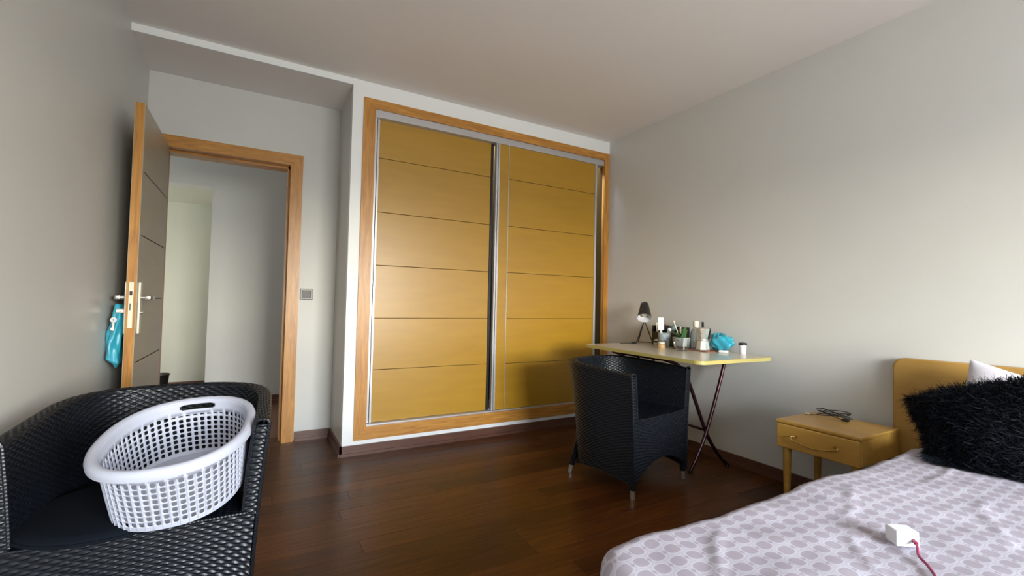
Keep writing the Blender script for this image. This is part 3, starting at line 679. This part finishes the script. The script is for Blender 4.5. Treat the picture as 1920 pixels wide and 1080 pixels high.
tn = thing('salt_cellar', 'small cream rounded pot beside the organiser, right of the lamp', 'pot', (2.690, 2.480, TZ))
MB().lathe([(.0005, 0), (.018, 0), (.026, .012), (.027, .028), (.020, .041), (.0005, .046)], n=20).build('pot_body', M_CREAM, tn, True)
MB().lathe([(.0275, .020), (.029, .026), (.0275, .032)], n=20).build('dark_band', M_SOIL, tn, True)
bn = thing('wooden_jar', 'small amber brown jar in front of the grey pot', 'jar', (2.500, 2.262, TZ))
MB().lathe([(.0005, 0), (.026, 0), (.029, .006), (.028, .026), (.022, .036), (.0005, .037)], n=20).build('jar_body', M_TAN, bn, True)
MB().lathe([(.0005, .037), (.023, .037), (.023, .044), (.0005, .045)], n=20).build('jar_lid', M_CREAM, bn, True)

# glass carafe behind the moka pot
gj = thing('glass_bottle', 'clear glass bottle with pale stopper between plant bowl and coffee pot', 'bottle', (2.730, 2.160, TZ))
MB().lathe([(.0005, 0), (.034, 0), (.037, .006), (.037, .10), (.030, .125), (.018, .140), (.017, .155), (.015, .155), (.016, .139), (.028, .122), (.034, .10), (.034, .009), (.0005, .006)], n=28).build('bottle_body', M_GLASS, gj, True)
MB().lathe([(.0005, .150), (.014, .150), (.019, .156), (.019, .196), (.0005, .198)], n=18).build('stopper', M_CREAM, gj, True)

# tray under the moka pot
ty = tag(MB().prism(rrect(2.59, 1.955, 2.775, 2.185, .03), TZ, TZ + .006).build('wooden_tray', M_REDB), 'thin red-brown wooden board under the coffee pot', 'tray')
# moka pot (octagonal)
mk = thing('moka_pot', 'octagonal aluminium stovetop coffee pot with black handle on the red-brown board', 'coffee pot', (2.655, 2.045, TZ + .006), math.radians(20))
M_MOKA = mat('cast_aluminium', (.66, .64, .58), .3, .75)
MB().lathe([(.0005, 0), (.044, 0), (.046, .004), (.036, .062), (.0005, .062)], n=8).build('boiler', M_MOKA, mk)
MB().lathe([(.030, .062), (.034, .066), (.034, .074), (.030, .078)], n=24).build('collar', M_MOKA, mk, True)
MB().lathe([(.030, .078), (.045, .140), (.043, .140), (.0005, .142)], n=8).build('upper_chamber', M_MOKA, mk)
MB().lathe([(.046, .140), (.044, .145), (.012, .156), (.0005, .157)], n=8).build('lid', M_MOKA, mk)
MB().lathe([(.005, .155), (.008, .160), (.008, .186), (.005, .190), (.0005, .190)], n=10).build('knob', M_BLACK, mk, True)
MB().tube(bezier([(.040, -.015, .142), (.066, -.024, .140), (.072, -.026, .120), (.064, -.023, .085), (.058, -.021, .074)], 6), [.006] * 13 + [.007] * 6 + [.0065] * 6, 8).build('handle', M_BLACK, mk, True)
MB().add([(-.040, .010, .13), (-.040, -.010, .13), (-.060, 0, .142), (-.036, .006, .108), (-.036, -.006, .108)], [(0, 2, 1), (0, 3, 2), (1, 2, 4), (3, 4, 2), (0, 1, 4, 3)]).build('spout', M_MOKA, mk)

# crumpled turquoise bag on the table
n1, n2 = 44, 26; a = np.linspace(0, 2 * PI, n1, endpoint=False); b = np.linspace(.02, PI - .02, n2); A_, B_ = np.meshgrid(a, b, indexing='ij')
rr = 1 + .13 * np.sin(3 * A_ + 4 * B_) + .09 * np.sin(7 * A_ - 5 * B_ + 1) + .05 * np.sin(13 * A_ + 9 * B_)
X = .036 * rr * np.sin(B_) * np.cos(A_); Y = .062 * rr * np.sin(B_) * np.sin(A_) * (1 + .25 * np.cos(B_)); Z = np.maximum(.056 + .058 * rr * np.cos(B_), 0.001)
Y = Y - .035 * np.exp(-((np.sin(A_) + 1) ** 2) * 6) * np.sin(B_)
cbg = grid_mesh('crumpled_bag', np.stack([X, Y, Z], -1), M_BLUE, closed_u=True); cbg.location = (2.748, 1.985, TZ + .001)
tag(cbg, 'crumpled turquoise plastic bag on the table right of the coffee pot', 'bag')
# small white case
ap = thing('earphone_case', 'small white oblong case lying on the table near its right end', 'case', (2.680, 1.905, TZ), math.radians(-60))
MB().box((-.030, -.013, 0), (.030, .013, .017), .0075).build('case_body', M_WHITE, ap, True)
MB().box((-.0305, -.0134, .009), (.0305, .0134, .0098), .0001).build('case_seam', M_CREAM, ap)
# cup with black lid
cp = thing('small_cup', 'small white cup with a black lid alone at the table\'s right end', 'cup', (2.757, 1.822, TZ))
MB().lathe([(.0005, 0), (.019, 0), (.020, .003), (.023, .056), (.0005, .056)], n=24).build('cup_body', M_WHITE, cp, True)
MB().lathe([(.0245, .056), (.0255, .059), (.0245, .069), (.018, .072), (.0005, .072)], n=24).build('cup_lid', M_BLACK, cp, True)

# ------------------------------------------------------------------ nightstand
NX0, NX1, NY0, NY1, NZ = 2.400, 2.775, 1.014, 1.398, 0.478
ns = thing('nightstand', 'yellowish wooden nightstand with one drawer beside the bed', 'nightstand', ((NX0 + NX1) / 2, (NY0 + NY1) / 2, 0)); NC = Vector(ns.location)
def npart(name, mb, m, smooth=False, parent=ns): mb.v = [(a - NC.x, b - NC.y, c_) for a, b, c_ in mb.v]; return mb.build(name, m, parent, smooth)
npart('body', MB().box((NX0 + .012, NY0, NZ - .135), (NX1, NY1, NZ - .016), .004), M_NS)
npart('top_board', MB().box((NX0, NY0 - .003, NZ - .016), (NX1, NY1 + .003, NZ), .004), M_NS)
dw = npart('drawer', MB().box((NX0 - .002, NY0 + .004, NZ - .138), (NX0 + .018, NY1 - .004, NZ - .019), .005), M_NS)
hd = bezier([(NX0 - .004, NY1 - .105, NZ - .068), (NX0 - .020, NY1 - .085, NZ - .070), (NX0 - .026, NY1 - .10, NZ - .084), (NX0 - .028, (NY0 + NY1) / 2, NZ - .098), (NX0 - .026, NY0 + .10, NZ - .084), (NX0 - .020, NY0 + .085, NZ - .070), (NX0 - .004, NY0 + .105, NZ - .068)], 8)
npart('drawer_handle', MB().tube([p[:] for p in hd], [.0032 + .0008 * (i % 2) for i in range(len(hd))], 8).lathe([(.0005, -.004), (.007, -.003), (.007, .003), (.0005, .004)], (NX0 - .006, NY1 - .105, NZ - .068), 12, M=Matrix.Rotation(PI / 2, 3, 'Y')).lathe([(.0005, -.004), (.007, -.003), (.007, .003), (.0005, .004)], (NX0 - .006, NY0 + .105, NZ - .068), 12, M=Matrix.Rotation(PI / 2, 3, 'Y')), M_BRASS, True, dw)
for x, y in ((NX0 + .04, NY1 - .035), (NX0 + .04, NY0 + .035), (NX1 - .04, NY1 - .035), (NX1 - .04, NY0 + .035)):
    npart('leg', MB().lathe([(.013, 0), (.021, NZ - .136)], (x, y, 0), 16), M_NS, True)
# cable bundle on the nightstand
cbn = thing('cable_bundle', 'coiled black charging cable with a shiny plug on the nightstand', 'cable', (2.690, 1.262, NZ))
pts = []
for i in range(46):
    t_ = i / 45 * 2 * PI * 4.6; r1 = .070 + .014 * math.sin(1.37 * t_); r2 = .050 + .016 * math.cos(.61 * t_)
    pts.append((r2 * math.sin(t_) + .010 * math.sin(.43 * t_), r1 * math.cos(t_ + .3 * math.sin(.5 * t_)), .004 + .026 * (.5 + .5 * math.sin(t_ + .5 * t_ / 3)) + .016 * math.sin(.37 * t_) ** 2))
MB().tube([p[:] for p in bezier(pts, 4)], .0020, 6).build('coil', M_BLACK, cbn, True)
MB().tube(bezier([(0, .06, .006), (-.03, .085, .004), (-.035, .10, .004)], 6), .0022, 6).build('cable_end', M_BLACK, cbn, True)
MB().tube([(-.035, .098, .006), (-.043, .120, .006)], .006, 10).build('plug', M_STEEL, cbn, True)
MB().box((-.02, -.075, 0), (.005, -.045, .012), .003).build('plug_block', M_BLACK, cbn)

# ------------------------------------------------------------------ bed
BX0, BX1, BY0, BY1, BZ = 0.640, 2.795, -0.66, 0.795, 0.518
bed = thing('bed', 'double bed with rounded yellowish wooden headboard against the right wall', 'bed', ((BX0 + BX1) / 2, (BY0 + BY1) / 2, 0)); BC = Vector(bed.location)
def bpart(name, mb, m, smooth=False): mb.v = [(a - BC.x, b - BC.y, c_) for a, b, c_ in mb.v]; return mb.build(name, m, bed, smooth)
# headboard: y-z outline with rounded top corners
def hb_out(r=.05, n=8):
    y0_, y1_, z0_, z1_ = -.92, 1.047, .12, .822; zr = z1_ + .018
    P = [(y1_, z0_)]
    for k in range(n + 1): a = PI / 2 * k / n; P.append((y1_ - r + r * math.cos(a), z1_ - r + r * math.sin(a)))
    for k in range(n + 1): a = PI / 2 + PI / 2 * k / n; P.append((y0_ + r + r * math.cos(a), zr - r + r * math.sin(a)))
    P.append((y0_, z0_)); return P
P = hb_out(); k = len(P); x0_, x1_ = 2.803, 2.840
Pi = [(y * .994 + .0004, z - .004 if z > .2 else z) for y, z in P]
vs = [(x1_, y, z) for y, z in P] + [(x0_ + .004, y, z) for y, z in P] + [(x0_, y, z) for y, z in Pi]
fs = [tuple(range(k)), tuple(range(3 * k - 1, 2 * k - 1, -1))] + [(a * k + i, a * k + (i + 1) % k, (a + 1) * k + (i + 1) % k, (a + 1) * k + i) for a in (0, 1) for i in range(k)]
bpart('headboard', MB().add(vs, fs), M_HB)
bpart('bed_base', MB().box((BX0 + .05, BY0 + .05, .12), (BX1, BY1 - .05, .26), .01), M_SEATB)
bpart('mattress', MB().box((BX0 + .02, BY0 + .02, .26), (BX1 - .01, BY1 - .02, BZ - .02), .05), M_WHITE)
for x, y in ((BX0 + .12, BY0 + .12), (BX0 + .12, BY1 - .12), (BX1 - .08, BY0 + .12), (BX1 - .08, BY1 - .12)):
    bpart('leg', MB().lathe([(.02, 0), (.028, .12)], (x, y, 0), 14), M_NS, True)
# patterned sheet
def sheet_mat():
    M = mat('patterned_sheet', (.6, .6, .66), .85, spec=.2); t = M.node_tree; b = t.nodes['Principled BSDF']
    uv = N(t, 'ShaderNodeUVMap'); 
    nz = N(t, 'ShaderNodeTexNoise'); nz.inputs['Scale'].default_value = 6; nz.inputs['Detail'].default_value = 2
    ml = N(t, 'ShaderNodeVectorMath', operation='SCALE'); ml.inputs['Scale'].default_value = .010
    ad = N(t, 'ShaderNodeVectorMath', operation='ADD'); t.links.new(uv.outputs[0], nz.inputs[0]); t.links.new(nz.outputs['Color'], ml.inputs[0]); t.links.new(uv.outputs[0], ad.inputs[0]); t.links.new(ml.outputs[0], ad.inputs[1])
    def lat(offx, offy, ax, ay, sx_, sy_):
        """distance to nearest node of a rectangular lattice, anisotropic"""
        o = N(t, 'ShaderNodeVectorMath', operation='ADD'); o.inputs[1].default_value = (offx + 20 * sx_, offy + 40 * sy_, 0); t.links.new(ad.outputs[0], o.inputs[0])
        md = N(t, 'ShaderNodeVectorMath', operation='MODULO'); md.inputs[1].default_value = (sx_, sy_, 1); t.links.new(o.outputs[0], md.inputs[0])
        sb = N(t, 'ShaderNodeVectorMath', operation='SUBTRACT'); sb.inputs[1].default_value = (sx_ / 2, sy_ / 2, 0); t.links.new(md.outputs[0], sb.inputs[0])
        sc = N(t, 'ShaderNodeVectorMath', operation='MULTIPLY'); sc.inputs[1].default_value = (1 / ax, 1 / ay, 0); t.links.new(sb.outputs[0], sc.inputs[0])
        # superellipse-ish norm (p = 3)
        ab = N(t, 'ShaderNodeVectorMath', operation='ABSOLUTE'); t.links.new(sc.outputs[0], ab.inputs[0]); sp_ = N(t, 'ShaderNodeSeparateXYZ'); t.links.new(ab.outputs[0], sp_.inputs[0])
        p1 = N(t, 'ShaderNodeMath', operation='POWER'); p1.inputs[1].default_value = 2.6; p2 = N(t, 'ShaderNodeMath', operation='POWER'); p2.inputs[1].default_value = 2.6
        t.links.new(sp_.outputs[0], p1.inputs[0]); t.links.new(sp_.outputs[1], p2.inputs[0]); s = N(t, 'ShaderNodeMath', operation='ADD'); t.links.new(p1.outputs[0], s.inputs[0]); t.links.new(p2.outputs[0], s.inputs[1]); return s.outputs[0]
    def mn(a, b_): 
        x = N(t, 'ShaderNodeMath', operation='MINIMUM'); t.links.new(a, x.inputs[0]); t.links.new(b_, x.inputs[1]); return x.outputs[0]
    SX, SY = .050, .074
    big = mn(lat(0, 0, 0.0182, .0150, SX, SY), lat(SX / 2, SY / 2, 0.0182, .0150, SX, SY))
    small = mn(lat(SX / 2, 0, .0042, .0050, SX, SY), lat(0, SY / 2, .0042, .0050, SX, SY))
    def step(a, lo, hi):
        r_ = N(t, 'ShaderNodeMapRange'); r_.interpolation_type = 'SMOOTHSTEP'; r_.inputs[1].default_value = lo; r_.inputs[2].default_value = hi; r_.inputs[3].default_value = 1; r_.inputs[4].default_value = 0; t.links.new(a, r_.inputs[0]); return r_.outputs[0]
    f1 = step(big, .8, 1.15); f2 = step(small, .7, 1.4)
    # thin grey gap between the double lines
    g0 = N(t, 'ShaderNodeMath', operation='SUBTRACT'); g0.inputs[1].default_value = 2.2; t.links.new(big, g0.inputs[0]); g1 = N(t, 'ShaderNodeMath', operation='ABSOLUTE'); t.links.new(g0.outputs[0], g1.inputs[0])
    f3 = step(g1.outputs[0], .12, .38); m3 = N(t, 'ShaderNodeMath', operation='MULTIPLY'); m3.inputs[1].default_value = .5; t.links.new(f3, m3.inputs[0])
    mx1 = N(t, 'ShaderNodeMath', operation='MAXIMUM'); t.links.new(f1, mx1.inputs[0]); t.links.new(f2, mx1.inputs[1]); mx2 = N(t, 'ShaderNodeMath', operation='MAXIMUM'); t.links.new(mx1.outputs[0], mx2.inputs[0]); t.links.new(m3.outputs[0], mx2.inputs[1])
    mx = N(t, 'ShaderNodeMix', data_type='RGBA'); mx.inputs['A'].default_value = (.46, .44, .505, 1); mx.inputs['B'].default_value = (.33, .295, .34, 1)
    t.links.new(mx2.outputs[0], mx.inputs['Factor']); t.links.new(mx.outputs['Result'], b.inputs['Base Color'])
    return M
M_SHEET = sheet_mat()
us = np.linspace(0, 1, 240); vsn = np.linspace(0, 1, 170)
LXs, LYs, RD, DROP = BX1 - BX0, BY1 - BY0, .042, .34
def fold_axis(s, lo, hi, both=True):
    """unfolded coordinate -> (position, drop) with rounded edges"""
    pos = np.empty_like(s); dz = np.zeros_like(s); q = RD * PI / 2
    lo_e = lo + RD; hi_e = hi - RD
    for i, x in enumerate(s):
        if x > hi_e:
            e = x - hi_e
            if e < q: pos[i] = hi_e + RD * math.sin(e / RD); dz[i] = RD * (1 - math.cos(e / RD))
            else: pos[i] = hi; dz[i] = RD + e - q
        elif x < lo_e and both:
            e = lo_e - x
            if e < q: pos[i] = lo_e - RD * math.sin(e / RD); dz[i] = RD * (1 - math.cos(e / RD))
            else: pos[i] = lo; dz[i] = RD + e - q
        else: pos[i] = x
    return pos, dz
sxu = np.linspace(BX0 - DROP, BX1 - .002, 300); syu = np.linspace(BY0 - DROP, BY1 + DROP, 250)
px_, dzx = fold_axis(sxu, BX0, BX1 + 1, True); py_, dzy = fold_axis(syu, BY0, BY1, True)
PX, PY = np.meshgrid(px_, py_, indexing='ij'); DX_, DY_ = np.meshgrid(dzx, dzy, indexing='ij'); SU, SV = np.meshgrid(sxu, syu, indexing='ij')
dz = np.maximum(DX_, DY_) + .25 * np.minimum(DX_, DY_); dz = np.minimum(dz, .36)
# round the plan corner at the foot
cxr = .09
for sy_, yc in ((1, BY1 - cxr), (-1, BY0 + cxr)):
    ex = (BX0 + cxr) - PX; ey = sy_ * (PY - yc); mk = (ex > 0) & (ey > 0); rr_ = np.hypot(ex, ey); sc = np.where(mk & (rr_ > 0), np.maximum(ex, ey) / np.maximum(rr_, 1e-6), 1)
    PX = np.where(mk, (BX0 + cxr) - ex * sc, PX); PY = np.where(mk, yc + sy_ * ey * sc, PY)
def sm_noise(x, y, seed, n=14, k=6.0):
    r = np.random.default_rng(seed); o = np.zeros_like(x)
    for _ in range(n):
        a = r.uniform(0, 2 * PI); f = r.uniform(.4, 1.6) * k; o += np.sin(f * (x * math.cos(a) + y * math.sin(a)) + r.uniform(0, 6.28)) / n ** .5
    return o
wr = .0035 * sm_noise(SU, SV, 3, 14, 12) + .0016 * sm_noise(SU, SV, 4, 14, 40)
# long shallow creases
def crease(x0, y0, x1, y1, w_, h_):
    d = np.array([x1 - x0, y1 - y0]); Ln = np.hypot(*d); d /= Ln; t_ = (SU - x0) * d[0] + (SV - y0) * d[1]; n_ = -(SU - x0) * d[1] + (SV - y0) * d[0] + .01 * np.sin(t_ * 18)
    return h_ * np.exp(-(n_ / w_) ** 2) * np.clip(np.minimum(t_, Ln - t_) / (.25 * Ln), 0, 1)
wr += .45 * (crease(.74, .55, 1.02, .72, .012, .008) + crease(.70, .62, .95, .50, .012, .007) + crease(.70, .68, .82, .40, .010, .005) + crease(1.30, .60, 1.62, .68, .012, .006) + crease(1.5, .35, 1.9, .5, .014, .006) + crease(1.85, .62, 2.15, .60, .012, .007) + crease(1.0, .35, 1.3, .58, .012, .006))
Z = BZ - dz + wr * np.clip(1 - dz / .3, 0.2, 1)
edge = .006 * np.sin(PX * 9 + .6) + .004 * np.sin(PX * 17)
PY = PY + edge * np.clip((PY - .5) / .29, 0, 1) + .012 * np.sin(SU * 26) * np.clip(DY_ / .3, 0, 1)
PX = PX + .012 * np.sin(SV * 24) * np.clip(DX_ / .3, 0, 1)
sh = grid_mesh('bedsheet', np.stack([PX, PY, Z], -1), M_SHEET, uv=np.stack([SU, SV], -1))
tag(sh, 'pale lilac bedsheet with white honeycomb pattern covering the bed', 'sheet')

# small white charger block with dark pink cable on the bed
cgc = thing('charger_block', 'small white charger block with a dark pink cable lying on the sheet', 'charger', (1.315, .476, BZ + .003), math.radians(-35))
MB().box((-.024, -.019, 0), (.024, .019, .034), .0025).build('block', M_WHITE, cgc)
MB().tube(bezier([(.012, -.019, .014), (.006, -.036, .012), (-.010, -.062, .004), (-.022, -.105, .003), (-.05, -.16, .003), (-.12, -.22, .003)], 8), .0028, 8).build('cable', M_PINK, cgc, True)
MB().tube([(.012, -.018, .015), (.009, -.030, .014)], .0045, 8).build('cable_plug', M_PINK, cgc, True)
MB().box((-.010, .018, .018), (-.004, .028, .021)).box((.004, .018, .018), (.010, .028, .021)).build('prongs', M_STEEL, cgc)

# ------------------------------------------------------------------ pillows
def pillow_grid(hx, hy, hz, n=60, p=2.6, seed=1, wr_=.006):
    u = np.linspace(-1, 1, n); U, V_ = np.meshgrid(u, u, indexing='ij')
    pin = 1 - .10 * (1 - U ** 2) * 0 ; k = (1 - np.abs(U) ** p) ** .5 * (1 - np.abs(V_) ** p) ** .5
    X = U * hx * (1 - .10 * (1 - V_ ** 2) * np.abs(U) ** 2 * 0 - .06 * (1 - np.abs(V_)) ** 0 * 0); Y = V_ * hy
    # edges pull in between the corners
    X = U * hx * (1 - .07 * np.cos(V_ * PI / 2)); Y = V_ * hy * (1 - .07 * np.cos(U * PI / 2))
    w_ = sm_noise(X, Y, seed, 12, 22) * wr_ * k
    return X, Y, hz * k + w_, -hz * k * .8 + w_ * .5
def pillow(name, hx, hy, hz, m, parent, **k):
    X, Y, Zt, Zb = pillow_grid(hx, hy, hz, **k); n = X.shape[0]
    mb = MB(); top = np.stack([X, Y, Zt], -1).reshape(-1, 3); bot = np.stack([X, Y, Zb], -1).reshape(-1, 3)
    q = [(i * n + j, (i + 1) * n + j, (i + 1) * n + j + 1, i * n + j + 1) for i in range(n - 1) for j in range(n - 1)]
    mb.add(top.tolist(), q); mb.add(bot.tolist(), [f[::-1] for f in q]); return mb.build(name, m, parent, True, weld=True), top, bot, n
def basis(o, U_, V_, c):
    u = Vector(U_).normalized(); v = Vector(V_); v = (v - u * v.dot(u)).normalized(); w_ = u.cross(v)
    M = Matrix.Identity(4)
    for i in range(3): M[i][0] = u[i]; M[i][1] = v[i]; M[i][2] = w_[i]; M[i][3] = c[i]
    o.matrix_world = M
M_PILW = noise_mat('white_pillowcase', (.70, .69, .76), (.60, .57, .64), .85, 22)
wp = thing('bed_pillow', 'white pillow standing behind the black furry cushion against the headboard', 'pillow')
basis(wp, (0.04, -1, -.26), (.14, -.25, 1), (2.685, .515, .618))
pillow('pillow_case', .270, .175, .055, M_PILW, wp, seed=5)
fc = thing('furry_cushion', 'large fluffy black faux fur cushion leaning at the head of the bed', 'cushion')
basis(fc, (.10, -.92, .36), (.50, .25, .83), (2.275, .455, .655))
FCM = fc.matrix_world.copy(); FCI = FCM.inverted()
def squash(P, zmin):
    M3 = np.array(FCM); Q = P @ M3[:3, :3].T + M3[:3, 3]; d = zmin - Q[:, 2]; k = d > 0; Q[k, 2] = zmin - .02 * np.tanh(d[k] * 3) * 0; Q[k, 0] -= d[k] * .25
    I3 = np.array(FCI); return Q @ I3[:3, :3].T + I3[:3, 3]
pad, top, bot, n = pillow('cushion_pad', .31, .195, .095, M_FUR, fc, seed=8)
co = np.array([v.co[:] for v in pad.data.vertices]); co = squash(co, BZ + .012); pad.data.vertices.foreach_set('co', co.reshape(-1).astype(np.float32)); pad.data.update()
# fur: short curved blades
X, Y, Zt, Zb = pillow_grid(.31, .195, .095, seed=8); n = X.shape[0]
NB = 30000; fi = RNG.uniform(0, n - 1.001, (NB, 2)); i0 = fi.astype(int); side = RNG.random(NB) < .72
eb = RNG.random(NB) < .22   # more along the edges
k_ = RNG.integers(0, 4, NB); fi[eb & (k_ == 0), 0] = 0.2; fi[eb & (k_ == 1), 0] = n - 1.3; fi[eb & (k_ == 2), 1] = 0.2; fi[eb & (k_ == 3), 1] = n - 1.3; i0 = fi.astype(int)
def smp(G): return G[i0[:, 0], i0[:, 1]] * (1 - (fi[:, 0] - i0[:, 0])) + G[i0[:, 0] + 1, i0[:, 1]] * (fi[:, 0] - i0[:, 0])
bx, by = smp(X), smp(Y); bz = np.where(side, smp(Zt), smp(Zb))
base = np.stack([bx, by, bz], -1); nrm = np.stack([bx / .335 ** 2 * .09, by / .205 ** 2 * .09, np.where(side, 1, -1) * (.35 + .0 * bx)], -1)
edgef = np.clip(np.maximum(np.abs(bx / .335), np.abs(by / .205)), 0, 1) ** 6
nrm[:, 0] += np.sign(bx) * edgef * (np.abs(bx / .335) > .8) * 1.0; nrm[:, 1] += np.sign(by) * edgef * (np.abs(by / .205) > .8) * 1.0; nrm[:, 2] *= (1 - .7 * edgef)
nrm /= np.linalg.norm(nrm, axis=1, keepdims=True)
flow = np.stack([sm_noise(bx, by, 21, 8, 14) * .6, -.55 + .4 * sm_noise(bx, by, 22, 8, 14), 0 * bx], -1)
ln = RNG.uniform(.030, .058, NB)[:, None]; jit = RNG.normal(0, .28, (NB, 3))
d1 = nrm * .85 + .45 * flow + jit; d1 /= np.linalg.norm(d1, axis=1, keepdims=True); d2 = nrm * .25 + .95 * flow + jit * 1.2; d2 /= np.linalg.norm(d2, axis=1, keepdims=True)
p1 = base + d1 * ln * .5; p2 = p1 + (d1 * .4 + d2 * .6) * ln * .35; p3 = p2 + d2 * ln * .3
sd = np.cross(d1, RNG.normal(size=(NB, 3))); sd /= np.linalg.norm(sd, axis=1, keepdims=True); wd_ = .00085
base0 = base.copy(); base = squash(base, BZ + .014); sh_ = base - base0; p1 = p1 + sh_; p2 = p2 + sh_; p3 = p3 + sh_; p1 = squash(p1, BZ + .012); p2 = squash(p2, BZ + .010); p3 = squash(p3, BZ + .008)
VV = np.stack([base - sd * wd_, base + sd * wd_, p1 - sd * wd_ * .9, p1 + sd * wd_ * .9, p2 - sd * wd_ * .6, p2 + sd * wd_ * .6, p3], 1).reshape(-1, 3)
o7 = np.arange(NB)[:, None] * 7; tri = np.concatenate([o7 + [0, 1, 3], o7 + [0, 3, 2], o7 + [2, 3, 5], o7 + [2, 5, 4], o7 + [4, 5, 6]], 1).reshape(-1, 3)
me = bpy.data.meshes.new('fur'); me.vertices.add(len(VV)); me.vertices.foreach_set('co', VV.reshape(-1).astype(np.float32)); me.loops.add(len(tri) * 3); me.loops.foreach_set('vertex_index', tri.reshape(-1).astype(np.int32))
me.polygons.add(len(tri)); me.polygons.foreach_set('loop_start', np.arange(0, len(tri) * 3, 3, dtype=np.int32)); me.update(calc_edges=True); me.materials.append(M_FUR)
fo = bpy.data.objects.new('fur', me); COL.objects.link(fo); fo.parent = fc; fo['kind'] = 'stuff'
